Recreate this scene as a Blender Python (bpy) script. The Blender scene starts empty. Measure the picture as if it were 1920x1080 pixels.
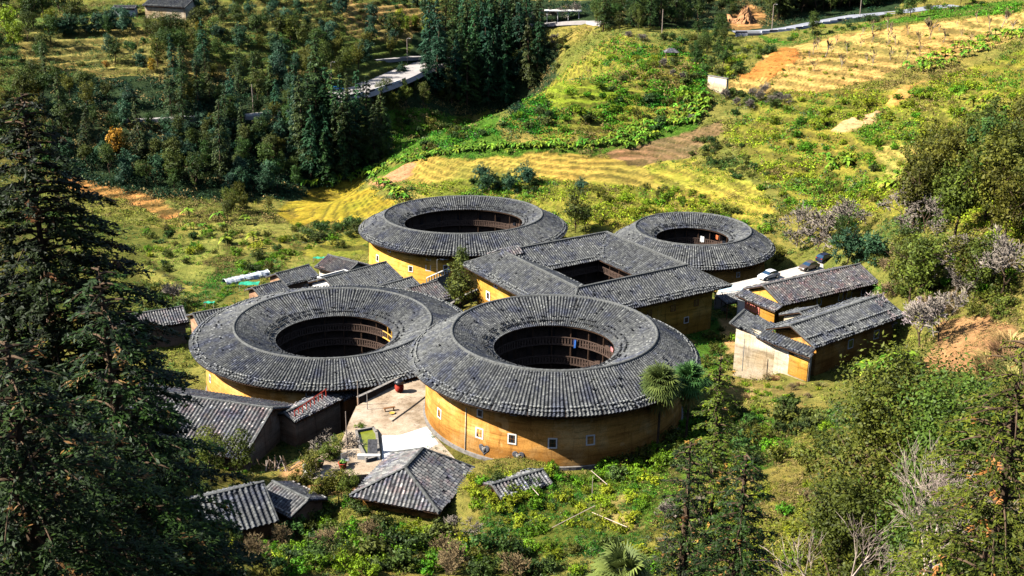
import bpy, math, random
import numpy as np
from mathutils import Vector, Matrix

scene = bpy.context.scene
rad = math.radians
# ------------------------------------------------------------------ camera
CAM_H = 72.0; CF = 2200.0; CP = rad(19.46); CR = 0.0075
cam_d = bpy.data.cameras.new("camera"); cam = bpy.data.objects.new("camera", cam_d)
scene.collection.objects.link(cam); scene.camera = cam
cam_d.sensor_width = 36; cam_d.lens = CF / 1920 * 36; cam_d.clip_end = 6000; cam_d.clip_start = 0.5
cam.matrix_world = Matrix.Translation((0, 0, CAM_H)) @ Matrix.Rotation(rad(90) - CP, 4, 'X') @ Matrix.Rotation(CR, 4, 'Z')
# ------------------------------------------------------------------ light
SUN_AZ = rad(-171); SUN_EL = rad(42)
to_sun = Vector((math.cos(SUN_AZ) * math.cos(SUN_EL), math.sin(SUN_AZ) * math.cos(SUN_EL), math.sin(SUN_EL)))
world = bpy.data.worlds.new("World"); scene.world = world; world.use_nodes = True
wn = world.node_tree; bg = wn.nodes["Background"]
sky = wn.nodes.new("ShaderNodeTexSky"); sky.sky_type = 'NISHITA'; sky.sun_disc = False
sky.sun_elevation = SUN_EL; sky.sun_rotation = math.atan2(to_sun.x, to_sun.y) % (2 * math.pi)
wn.links.new(sky.outputs[0], bg.inputs[0]); bg.inputs[1].default_value = 0.065
sl = bpy.data.lights.new("sun", 'SUN'); sl.energy = 5.0; sl.angle = rad(0.5); sl.color = (1, 0.95, 0.86)
so = bpy.data.objects.new("sun", sl); scene.collection.objects.link(so)
so.rotation_euler = to_sun.to_track_quat('Z', 'Y').to_euler()
scene.view_settings.view_transform = 'Standard'; scene.view_settings.look = 'None'
scene.view_settings.gamma = 1; scene.view_settings.exposure = 1.25
scene.render.engine = 'CYCLES'
scene.cycles.max_bounces = 4; scene.cycles.diffuse_bounces = 0; scene.cycles.transmission_bounces = 2; scene.cycles.transparent_max_bounces = 4

random.seed(7); RNG = np.random.default_rng(7)
COL = scene.collection
# ------------------------------------------------------------------ pixel <-> world (1920 x 1080)
cp, sp, cr, sr = math.cos(CP), math.sin(CP), math.cos(CR), math.sin(CR)
def ray(px, py):
    X = np.asarray(px, float) - 960; Y = np.asarray(py, float) - 540
    X, Y = X * cr + Y * sr, -X * sr + Y * cr
    x = X / CF; u = -Y / CF
    return x, cp + sp * u, -sp + cp * u
def atz(px, py, z):
    x, y, d = ray(px, py); t = (z - CAM_H) / d; return float(x * t), float(y * t), z
def aty(px, py, yy):
    x, y, d = ray(px, py); t = yy / y; return float(x * t), yy, float(CAM_H + d * t)
# ------------------------------------------------------------------ object helpers
def link(o, parent=None):
    COL.objects.link(o)
    if parent is not None: o.parent = parent
    return o
def tag(o, label=None, cat=None, group=None, kind=None):
    if label: o['label'] = label
    if cat: o['category'] = cat
    if group: o['group'] = group
    if kind: o['kind'] = kind
    return o
def thing(name, label, cat, loc=(0, 0, 0), rz=0, group=None):
    o = bpy.data.objects.new(name, None); o.empty_display_size = .5; link(o)
    o.location = loc; o.rotation_euler = (0, 0, rz)
    return tag(o, label, cat, group)
def np_mesh(name, V, Q, mat, attr=None, col=None, smooth=False):
    """V (n,3); Q (m,k) faces, k = 3 or 4; attr: per vertex float; col: per vertex rgb"""
    V = np.asarray(V, np.float32); Q = np.asarray(Q, np.int32)
    me = bpy.data.meshes.new(name)
    me.vertices.add(len(V)); me.vertices.foreach_set('co', V.ravel())
    k = Q.shape[1]; me.loops.add(Q.size); me.loops.foreach_set('vertex_index', Q.ravel())
    me.polygons.add(len(Q)); me.polygons.foreach_set('loop_start', np.arange(0, Q.size, k, dtype=np.int32))
    me.polygons.foreach_set('loop_total', np.full(len(Q), k, np.int32))
    if smooth: me.polygons.foreach_set('use_smooth', np.ones(len(Q), bool))
    me.update(calc_edges=True)
    if attr is not None:
        a = me.attributes.new('tone', 'FLOAT', 'POINT'); a.data.foreach_set('value', np.asarray(attr, np.float32))
    if col is not None:
        a = me.attributes.new('Col', 'FLOAT_COLOR', 'POINT')
        c = np.ones((len(V), 4), np.float32); c[:, :3] = col; a.data.foreach_set('color', c.ravel())
    if mat: me.materials.append(mat)
    return me
def obj(name, me, parent=None):
    return link(bpy.data.objects.new(name, me), parent)
def copy_tree(o, parent=None):
    c = o.copy(); COL.objects.link(c); c.parent = parent
    for ch in list(o.children): copy_tree(ch, c)
    return c
class MB:
    def __init__(s): s.v = []; s.f = []
    def add(s, vs, fs):
        n = len(s.v); s.v += [tuple(v) for v in vs]; s.f += [tuple(i + n for i in f) for f in fs]; return s
    def box(s, c, d, rz=0, tilt=None):
        x, y, z = d[0] / 2, d[1] / 2, d[2] / 2
        vs = [Vector((i * x, j * y, k * z)) for k in (-1, 1) for j in (-1, 1) for i in (-1, 1)]
        M = Matrix.Rotation(rz, 3, 'Z')
        if tilt: M = M @ Matrix.Rotation(tilt[0], 3, 'X') @ Matrix.Rotation(tilt[1], 3, 'Y')
        vs = [M @ v + Vector(c) for v in vs]
        return s.add(vs, [(0, 2, 3, 1), (4, 5, 7, 6), (0, 1, 5, 4), (2, 6, 7, 3), (0, 4, 6, 2), (1, 3, 7, 5)])
    def prism(s, poly, z0, z1):
        n = len(poly)
        vs = [(p[0], p[1], z0 if len(p) < 3 else p[2] + z0) for p in poly] + [(p[0], p[1], z1 if len(p) < 3 else p[2] + z1) for p in poly]
        return s.add(vs, [tuple(range(n))[::-1], tuple(range(n, 2 * n))] + [(i, (i + 1) % n, n + (i + 1) % n, n + i) for i in range(n)])
    def tube(s, pts, r, n=6):
        pts = [Vector(p) for p in pts]
        rs = r if isinstance(r, (list, tuple)) else [r] * len(pts)
        rings = []
        for i, p in enumerate(pts):
            t = (pts[min(i + 1, len(pts) - 1)] - pts[max(i - 1, 0)]).normalized()
            a = t.cross(Vector((0, 0, 1)));
            if a.length < 1e-3: a = Vector((1, 0, 0))
            a.normalize(); b = t.cross(a)
            rings.append([p + (a * math.cos(q) + b * math.sin(q)) * rs[i] for q in [2 * math.pi * k / n for k in range(n)]])
        vs = [v for rg in rings for v in rg]
        fs = [(i * n + k, i * n + (k + 1) % n, (i + 1) * n + (k + 1) % n, (i + 1) * n + k) for i in range(len(pts) - 1) for k in range(n)]
        fs += [tuple(range(n))[::-1], tuple((len(pts) - 1) * n + k for k in range(n))]
        return s.add(vs, fs)
    def lathe(s, prof, n=24, c=(0, 0, 0)):
        vs = [(c[0] + r * math.cos(2 * math.pi * k / n), c[1] + r * math.sin(2 * math.pi * k / n), c[2] + z) for r, z in prof for k in range(n)]
        fs = [(i * n + k, i * n + (k + 1) % n, (i + 1) * n + (k + 1) % n, (i + 1) * n + k) for i in range(len(prof) - 1) for k in range(n)]
        return s.add(vs, fs)
    def build(s, name, mat, parent=None, smooth=False):
        me = bpy.data.meshes.new(name); me.from_pydata(s.v, [], s.f); me.materials.append(mat)
        if smooth:
            me.polygons.foreach_set('use_smooth', [True] * len(me.polygons))
        return obj(name, me, parent)
# ------------------------------------------------------------------ materials
def new_mat(name):
    m = bpy.data.materials.new(name); m.use_nodes = True
    nt = m.node_tree; return m, nt, nt.nodes['Principled BSDF']
def N(nt, t, **kw):
    n = nt.nodes.new(t)
    for k, v in kw.items(): setattr(n, k, v)
    return n
def ramp(nt, fac, stops):
    r = N(nt, 'ShaderNodeValToRGB'); e = r.color_ramp.elements
    while len(e) < len(stops): e.new(0.5)
    for i, (p, c) in enumerate(stops): e[i].position = p; e[i].color = (*c, 1)
    nt.links.new(fac, r.inputs[0]); return r.outputs[0]
def noise(nt, scale, detail=4, rough=.6, vec=None, obj_space=True):
    n = N(nt, 'ShaderNodeTexNoise'); n.inputs['Scale'].default_value = scale; n.inputs['Detail'].default_value = detail
    n.inputs['Roughness'].default_value = rough
    if vec is None:
        vec = (N(nt, 'ShaderNodeTexCoord').outputs['Object'] if obj_space else N(nt, 'ShaderNodeNewGeometry').outputs['Position'])
    nt.links.new(vec, n.inputs['Vector']); return n.outputs['Fac']
def mixc(nt, a, b, fac, mode='MIX'):
    m = N(nt, 'ShaderNodeMix', data_type='RGBA', blend_type=mode)
    for s, v in ((m.inputs[6], a), (m.inputs[7], b), (m.inputs[0], fac)):
        if isinstance(v, (tuple, list)): s.default_value = (*v, 1) if len(v) == 3 else v
        elif isinstance(v, (int, float)): s.default_value = v
        else: nt.links.new(v, s)
    return m.outputs[2]
def bump(nt, h, strength, dist, bsdf):
    b = N(nt, 'ShaderNodeBump'); b.inputs['Strength'].default_value = strength; b.inputs['Distance'].default_value = dist
    nt.links.new(h, b.inputs['Height']); nt.links.new(b.outputs[0], bsdf.inputs['Normal'])
def simple(name, c, rough=.85, var=.35, scale=3., spec=.2, metal=0, bmp=0):
    m, nt, b = new_mat(name)
    n = noise(nt, scale, 5, .65)
    lo = tuple(x * (1 - var) for x in c); hi = tuple(min(1, x * (1 + var)) for x in c)
    nt.links.new(ramp(nt, n, [(.3, lo), (.7, hi)]), b.inputs['Base Color'])
    b.inputs['Roughness'].default_value = rough; b.inputs['Specular IOR Level'].default_value = spec; b.inputs['Metallic'].default_value = metal
    if bmp: bump(nt, n, .6, bmp, b)
    return m
def leaf_mat(name, dark, light, extra=None, trans=.25, hue=.06):
    """leaf colour from the per-leaf tone, shifted a little from plant to plant"""
    m, nt, b = new_mat(name)
    at = N(nt, 'ShaderNodeAttribute', attribute_name='tone')
    stops = [(0, dark), (.75, light)] + ([(.97, light), (1., extra)] if extra else [(1, tuple(min(1, x * 1.25) for x in light))])
    c = ramp(nt, at.outputs['Fac'], stops)
    hs = N(nt, 'ShaderNodeHueSaturation'); oi = N(nt, 'ShaderNodeObjectInfo')
    mr = N(nt, 'ShaderNodeMapRange'); nt.links.new(oi.outputs['Random'], mr.inputs[0]); mr.inputs[3].default_value = .5 - hue; mr.inputs[4].default_value = .5 + hue * .5
    wn_ = N(nt, 'ShaderNodeTexWhiteNoise', noise_dimensions='1D'); nt.links.new(oi.outputs['Random'], wn_.inputs['W'])
    mv = N(nt, 'ShaderNodeMapRange'); nt.links.new(wn_.outputs['Value'], mv.inputs[0]); mv.inputs[3].default_value = .65; mv.inputs[4].default_value = 1.4
    nt.links.new(mr.outputs[0], hs.inputs['Hue']); nt.links.new(mv.outputs[0], hs.inputs['Value']); nt.links.new(c, hs.inputs['Color'])
    nt.links.new(hs.outputs[0], b.inputs['Base Color']); b.inputs['Roughness'].default_value = .6; b.inputs['Specular IOR Level'].default_value = .25
    tr = N(nt, 'ShaderNodeBsdfTranslucent'); nt.links.new(hs.outputs[0], tr.inputs[0])
    mx = N(nt, 'ShaderNodeMixShader'); mx.inputs[0].default_value = trans
    nt.links.new(b.outputs[0], mx.inputs[1]); nt.links.new(tr.outputs[0], mx.inputs[2])
    nt.links.new(mx.outputs[0], nt.nodes['Material Output'].inputs[0]); return m

def tile_material(name, tint=(1, 1, 1), reds=.0):
    m, nt, b = new_mat(name)
    at = N(nt, 'ShaderNodeAttribute', attribute_name='tone')
    c = ramp(nt, at.outputs['Fac'], [(0, (.014, .015, .019)), (.35, (.075, .078, .082)), (.75, (.15, .154, .152)), (.92, (.22, .225, .215)), (1, (.36, .36, .345))])
    n1 = noise(nt, .35, 5, .7)
    patch = ramp(nt, n1, [(.38, (.50, .54, .74)), (.5, (1, 1, 1)), (.62, (1.0, 1.0, .97)), (.75, (1.45, 1.45, 1.38))])
    c = mixc(nt, c, patch, 1.0, 'MULTIPLY')
    n2 = noise(nt, .9, 4, .7)
    lich = ramp(nt, n2, [(.55, (0, 0, 0)), (.72, (1, 1, 1))])
    c = mixc(nt, c, (.12, .125, .10), mixc(nt, (0, 0, 0), (.45, .45, .45), lich))
    if reds:
        n3 = noise(nt, .5, 4, .8); rm = ramp(nt, n3, [(.5, (0, 0, 0)), (.65, (reds, reds, reds))])
        c = mixc(nt, c, mixc(nt, c, (1.3, .75, .75), 1., 'MULTIPLY'), rm)
    fine = noise(nt, 9, 3, .8)
    c = mixc(nt, c, ramp(nt, fine, [(.3, (.6, .6, .6)), (.7, (1.4, 1.4, 1.4))]), 1., 'MULTIPLY')
    c = mixc(nt, c, tint, 1., 'MULTIPLY')
    nt.links.new(c, b.inputs['Base Color']); b.inputs['Roughness'].default_value = .8; b.inputs['Specular IOR Level'].default_value = .25
    return m
def earth_material(name, base, pale, dark, band=2.2):
    """rammed earth: horizontal lifts, vertical rain streaks, blotches"""
    m, nt, b = new_mat(name)
    tc = N(nt, 'ShaderNodeTexCoord').outputs['Object']
    mp = N(nt, 'ShaderNodeMapping'); mp.inputs['Scale'].default_value = (.15, .15, band); nt.links.new(tc, mp.inputs[0])
    bands = noise(nt, 1.2, 4, .7, mp.outputs[0])
    mp2 = N(nt, 'ShaderNodeMapping'); mp2.inputs['Scale'].default_value = (1.2, 1.2, .12); nt.links.new(tc, mp2.inputs[0])
    streak = noise(nt, 1.0, 5, .7, mp2.outputs[0])
    blot = noise(nt, .22, 5, .65)
    c = ramp(nt, blot, [(.3, dark), (.5, base), (.7, pale)])
    c = mixc(nt, c, ramp(nt, bands, [(.34, (.60, .57, .52)), (.46, (.95, .95, .95)), (.62, (1.15, 1.15, 1.15))]), 1., 'MULTIPLY')
    c = mixc(nt, c, ramp(nt, streak, [(.28, (.38, .35, .33)), (.45, (1, 1, 1)), (.75, (1.1, 1.1, 1.1))]), .8, 'MULTIPLY')
    fine = noise(nt, 6, 4, .75); c = mixc(nt, c, ramp(nt, fine, [(.3, (.72, .72, .72)), (.7, (1.2, 1.2, 1.2))]), 1., 'MULTIPLY')
    vo = N(nt, 'ShaderNodeTexVoronoi', feature='DISTANCE_TO_EDGE'); mp3 = N(nt, 'ShaderNodeMapping'); mp3.inputs['Scale'].default_value = (.5, .5, .16)
    wob = mixc(nt, tc, N(nt, 'ShaderNodeTexNoise').outputs['Color'], .12); nt.links.new(wob, mp3.inputs[0]); nt.links.new(mp3.outputs[0], vo.inputs['Vector']); vo.inputs['Scale'].default_value = 1.
    c = mixc(nt, c, ramp(nt, vo.outputs['Distance'], [(0, (.45, .42, .4)), (.012, (1, 1, 1))]), .6, 'MULTIPLY')
    patch = noise(nt, .55, 3, .5); c = mixc(nt, c, pale, ramp(nt, patch, [(.62, (0, 0, 0)), (.66, (.5, .5, .5))]))
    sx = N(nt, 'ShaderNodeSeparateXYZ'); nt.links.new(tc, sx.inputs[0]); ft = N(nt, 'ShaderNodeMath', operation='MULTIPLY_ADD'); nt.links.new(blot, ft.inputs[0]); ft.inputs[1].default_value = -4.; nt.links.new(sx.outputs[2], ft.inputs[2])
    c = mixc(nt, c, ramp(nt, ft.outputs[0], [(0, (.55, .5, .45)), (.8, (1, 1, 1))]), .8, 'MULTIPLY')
    nt.links.new(c, b.inputs['Base Color']); b.inputs['Roughness'].default_value = .95; b.inputs['Specular IOR Level'].default_value = .1
    bump(nt, bands, .5, .08, b); return m
M_TILE = tile_material('grey_clay_tiles'); M_TILE_RED = tile_material('grey_brown_clay_tiles', (1.08, 1.0, .98), .8)
M_TILE_PALE = tile_material('pale_worn_clay_tiles', (1.55, 1.5, 1.47), .5)
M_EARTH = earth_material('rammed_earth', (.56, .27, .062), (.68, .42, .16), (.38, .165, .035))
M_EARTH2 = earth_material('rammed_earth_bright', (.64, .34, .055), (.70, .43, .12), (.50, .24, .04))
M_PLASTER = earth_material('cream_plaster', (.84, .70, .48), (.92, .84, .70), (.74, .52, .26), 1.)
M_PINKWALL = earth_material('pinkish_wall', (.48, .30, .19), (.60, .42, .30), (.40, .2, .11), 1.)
M_WHITE = simple('white_limewash', (.78, .76, .72), .8, .12, 4)
M_WOOD = simple('dark_timber', (.055, .03, .018), .8, .5, 5)
M_WOODM = simple('brown_timber', (.20, .095, .04), .8, .4, 5)
M_GALLERY = simple('weathered_gallery_boards', (.085, .055, .042), .85, .45, 4)
M_YWOOD = simple('new_yellow_timber', (.62, .34, .06), .7, .2, 4)
M_DARK = simple('dark_opening', (.012, .014, .02), .4, .3, 3, .4)
M_GLASS = simple('dark_window_glass', (.03, .04, .055), .15, .3, 2, .6)
M_STONE = simple('grey_stone', (.22, .20, .18), .9, .4, 2, bmp=.05)
M_STONED = simple('dark_stone_masonry', (.09, .09, .10), .9, .6, 3, bmp=.08)
M_CONC = simple('pale_concrete', (.50, .46, .40), .9, .22, .9)
M_RIDGE = simple('mortared_ridge', (.105, .108, .105), .9, .55, 2.5)
M_TRUNK = simple('bark', (.10, .065, .04), .9, .4, 4)
M_TRUNKP = simple('pale_bark', (.42, .33, .27), .9, .3, 3)
M_TWIG = simple('pinkish_grey_twigs', (.37, .31, .25), .9, .3, 1.)
M_TWIGY = simple('straw_coloured_twigs', (.42, .30, .15), .9, .3, 1.)
M_TWIGW = simple('pale_blossom_twigs', (.62, .50, .50), .9, .2, 1.)
M_METAL = simple('galvanised_metal', (.42, .43, .45), .45, .2, 6, .5, .6)
M_RED = simple('faded_red_paint', (.42, .05, .03), .7, .25, 4)
M_BLUE = simple('blue_cloth', (.03, .12, .42), .8, .2, 4)
# ------------------------------------------------------------------ terrain
# control points: pixel + distance y (or z given as 'z')
CTRL = [
 # foreground
 (0,1080,62),(300,1080,80),(700,1080,98),(1160,1080,98),(1500,1080,84),(1900,1080,66),
 (0,950,70),(1900,950,84),(1700,900,98),(1500,900,107),(1900,820,100),
 (1300,900,114),(1180,950,110),(1500,800,124),(1650,750,131),(1300,830,127),(1380,750,141),
 (1800,640,150),(1900,560,158),(1900,480,172),(1850,380,192),(1700,420,205),(1750,500,180),
 (150,850,100),(60,700,125),(200,700,140),
 # valley behind
 (330,640,193),(400,540,226),(450,450,262),(300,370,300),(150,340,305),(640,380,300),(60,420,262),
 (560,420,282),(800,340,297),(1000,320,296),(1100,370,272),(1200,340,284),(1350,390,258),
 (1500,400,247),(1400,330,276),(1560,320,272),(1700,300,262),(1600,380,245),(1900,300,238),
 # left hill
 (0,250,318),(200,300,318),(420,330,318),(580,330,328),(0,150,352),(250,215,340),(570,215,349),(450,150,372),
 (200,100,382),(420,90,388),(0,40,415),(300,0,428),(600,10,430),
 (600,190,363),(700,150,392),(790,112,428),(800,50,450),(900,60,452),
 (660,260,340),(700,250,348),(850,200,412),(930,222,382),(960,150,425),(1010,150,412),(1000,205,360),(800,280,322),
 # knoll and right hill
 (950,245,322),(1060,262,312),(1050,150,345),(1180,230,326),(1230,130,352),(1180,70,402),(1000,60,432),(1110,38,440),
 (1290,200,330),(1330,160,342),(1420,150,342),(1450,100,356),(1390,62,420),(1450,62,415),(1330,110,385),(1550,52,416),(1700,25,425),
 (1600,100,352),(1750,70,356),(1900,60,350),(1900,130,318),(1700,160,318),(1550,190,315),(1600,240,296),(1800,220,280),
 (1900,200,276),(1300,270,308),(1460,250,300),(1000,0,505),(1300,0,470),(1500,0,480),(1750,0,455),(1920,0,430),
]
pts = [aty(px, py, yy) for px, py, yy in CTRL]
pts += [(-29,112,2.6),(-14,122,3.2),(0,120,3.6),(-38,140,-1),(-52,150,-2),(-60,175,-5),(-45,165,-4.5),(-27,170,-4.5),(-30,205,-6),(-42,212,-6),
        (-15,150,2),(-12,137,3.5),(6,144,3.6),(22,138,4.6),(30,150,3.6),(43,153,4),(50,165,4.4),(60,175,6),(52,190,1.5),(62,198,2.5),(36,185,-1),(40,198,-1),
        (14,190,-.5),(-8,196,-1),(-14,212,-7),(-10,239,-9),(-38,235,-9),(36,223,-6),(56,222,-2),(60,240,0),(15,225,-8),(20,250,-6),(-10,270,-9.5),
        (-20,45,40),(-20,20,55),(20,45,40),(0,0,69),(45,45,43),(40,5,70),(-45,45,42),(-45,5,70),(-90,60,45),(-90,100,26),(-110,140,14),(100,60,48),(100,100,34),
        (110,150,30),(120,200,34),(150,260,40),(180,340,52),(0,-30,82),(-60,-40,84),(60,-40,84),(-110,200,2),(-140,260,8),(-150,330,14),(-180,400,26),
        (-220,500,62),(-60,560,62),(60,600,62),(180,560,62),(260,480,66),(-200,0,80),(200,0,84),(-260,200,20),(260,250,70),(-300,380,40),(300,400,80)]
PT = np.array(pts)
def tps_fit(P):
    n = len(P); d = np.hypot(P[:, None, 0] - P[None, :, 0], P[:, None, 1] - P[None, :, 1]) / 100
    K = np.where(d > 0, d * d * np.log(d + 1e-12), 0) + np.eye(n) * 2e-3
    A = np.zeros((n + 3, n + 3)); A[:n, :n] = K; Q = np.c_[np.ones(n), P[:, :2] / 100]; A[:n, n:] = Q; A[n:, :n] = Q.T
    return np.linalg.solve(A, np.r_[P[:, 2], 0, 0, 0])
WT = tps_fit(PT)
def tps(x, y):
    out = WT[-3] + WT[-2] * x / 100 + WT[-1] * y / 100
    for (a, b, _), w in zip(PT, WT[:-3]):
        d2 = ((x - a) ** 2 + (y - b) ** 2) / 1e4; out = out + w * .5 * d2 * np.log(d2 + 1e-12)
    return out
def axis(lo, c0, c1, hi, st, grow):
    a = list(np.arange(c0, c1, st)); s = st; v = c1
    while v < hi: a.append(v); s *= grow; v += s
    s = st * grow; v = c0 - s; b = []
    while v > lo: b.append(v); s *= grow; v -= s
    return np.array(b[::-1] + a)
GX = axis(-2500, -150, 165, 2500, .8, 1.09); GY = axis(-1500, 20, 500, 3500, .8, 1.07)
XX, YY = np.meshgrid(GX, GY)
# smooth value noise
class VN:
    def __init__(s, seed, n=256): s.t = np.random.default_rng(seed).random((n, n)); s.n = n
    def __call__(s, x, y, sc):
        x = np.asarray(x) / sc + 1000; y = np.asarray(y) / sc + 1000
        i = np.floor(x).astype(int); j = np.floor(y).astype(int); fx = x - i; fy = y - j
        fx = fx * fx * (3 - 2 * fx); fy = fy * fy * (3 - 2 * fy); n = s.n; t = s.t
        return (t[j % n, i % n] * (1 - fx) + t[j % n, (i + 1) % n] * fx) * (1 - fy) + (t[(j + 1) % n, i % n] * (1 - fx) + t[(j + 1) % n, (i + 1) % n] * fx) * fy
V1, V2, V3 = VN(1), VN(2), VN(3)
def fbm(x, y, sc, v=V1): return (v(x, y, sc) * .5 + v(y + 7, x, sc / 2.1) * .3 + v(x, -y, sc / 4.3) * .2)
inner = (XX > -330) & (XX < 340) & (YY > -60) & (YY < 620)
ZZ = np.zeros_like(XX); cx_, cy_ = np.clip(XX, -300, 300), np.clip(YY, -40, 600)
ZZ = tps(cx_.ravel(), cy_.ravel()).reshape(XX.shape)
dout = np.hypot(XX - cx_, YY - cy_)
ZZ = ZZ + dout * .35 * np.exp(-dout / 1500) + (fbm(XX, YY, 260, V2) - .5) * np.clip(dout, 0, 400) * .5
def carve(pl, depth, rad_):
    global ZZ
    d = np.full(XX.shape, 1e9)
    for (ax, ay), (bx, by) in zip(pl[:-1], pl[1:]):
        t = np.clip(((XX - ax) * (bx - ax) + (YY - ay) * (by - ay)) / ((bx - ax) ** 2 + (by - ay) ** 2), 0, 1); d = np.minimum(d, np.hypot(XX - ax - t * (bx - ax), YY - ay - t * (by - ay)))
    ZZ = ZZ - depth * np.exp(-(d / rad_) ** 2)
carve([aty(915, 235, 372)[:2], aty(955, 180, 400)[:2], aty(1005, 110, 440)[:2]], 11, 15)
carve([aty(650, 325, 322)[:2], aty(700, 270, 345)[:2], aty(760, 240, 372)[:2]], 6, 11)
# level pads
PADS = [(5.65,144.5,20,27,3.6),(-27.7,170.6,21,27,-4.5),(35.7,222.8,14.5,20,-6),(-10.4,239,19,27,-9),(13.8,191,18,24,-.5),
        (-13,140,6,9,3.6),(-15,150,5,8,3.0),(48,163,9,14,4),(52.5,193.5,8,14,1.5),(-40,143,10,16,-1.2),(-31,115,5,9,2.5),(-11,119,6,10,3.4),(0,120.5,6,9,5.5),
        (-30,208,12,18,-6.2),(-42,212,8,14,-6.4),(36,186,6,10,-1),(44,203,6,10,-.6),(33.0,161.5,3.5,8,1.4)]
for x, y, r0, r1, z in PADS:
    d = np.hypot(XX - x, YY - y); w = np.clip((r1 - d) / (r1 - r0), 0, 1); w = w * w * (3 - 2 * w); ZZ = ZZ * (1 - w) + z * w
def sample_grid(A, x, y):
    x = np.asarray(x, float); y = np.asarray(y, float)
    i = np.clip(np.searchsorted(GX, x) - 1, 0, len(GX) - 2); j = np.clip(np.searchsorted(GY, y) - 1, 0, len(GY) - 2)
    fx = np.clip((x - GX[i]) / (GX[i + 1] - GX[i]), 0, 1); fy = np.clip((y - GY[j]) / (GY[j + 1] - GY[j]), 0, 1)
    if A.ndim == 3: fx = fx[..., None]; fy = fy[..., None]
    return (A[j, i] * (1 - fx) + A[j, i + 1] * fx) * (1 - fy) + (A[j + 1, i] * (1 - fx) + A[j + 1, i + 1] * fx) * fy
def march(px, py):
    """where the line of sight through a photo pixel meets the ground"""
    rx, ry, rz = ray(px, py); px = np.asarray(px, float)
    hit = np.full(px.shape, np.nan); lo = np.full(px.shape, 20.)
    for y in np.arange(22, 640, 2.):
        t = y / ry; below = (CAM_H + rz * t < sample_grid(ZZ, rx * t, np.full(px.shape, y))) & np.isnan(hit)
        hit[below] = y; lo[below] = y - 2.
        if not np.isnan(hit).any(): break
    hit = np.where(np.isnan(hit), 640, hit); lo = np.where(hit == 640, 638, lo)
    for _ in range(6):
        mid = (lo + hit) / 2; t = mid / ry; b = CAM_H + rz * t < sample_grid(ZZ, rx * t, mid)
        hit = np.where(b, mid, hit); lo = np.where(b, lo, mid)
    t = hit / ry; x = rx * t; return x, hit, sample_grid(ZZ, x, hit)
def G(px, py):
    x, y, z = march(np.array([px]), np.array([py])); return float(x[0]), float(y[0]), float(z[0])
def gz(x, y): return float(sample_grid(ZZ, np.array([x]), np.array([y]))[0])
def inpoly(x, y, P):
    P = np.asarray(P); r = np.zeros(np.shape(x), bool); n = len(P)
    for i in range(n):
        x0, y0 = P[i]; x1, y1 = P[(i + 1) % n]
        if y0 == y1: continue
        c = ((y0 > y) != (y1 > y)) & (x < (x1 - x0) * (y - y0) / (y1 - y0) + x0); r ^= c
    return r
def world_poly(P):
    q = []
    for i in range(len(P)):
        a, b = P[i], P[(i + 1) % len(P)]; n = max(1, int(math.hypot(a[0] - b[0], a[1] - b[1]) / 40))
        q += [(a[0] + (b[0] - a[0]) * k / n, a[1] + (b[1] - a[1]) * k / n) for k in range(n)]
    q = np.array(q); x, y, z = march(q[:, 0], q[:, 1]); return np.c_[x, y]
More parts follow.
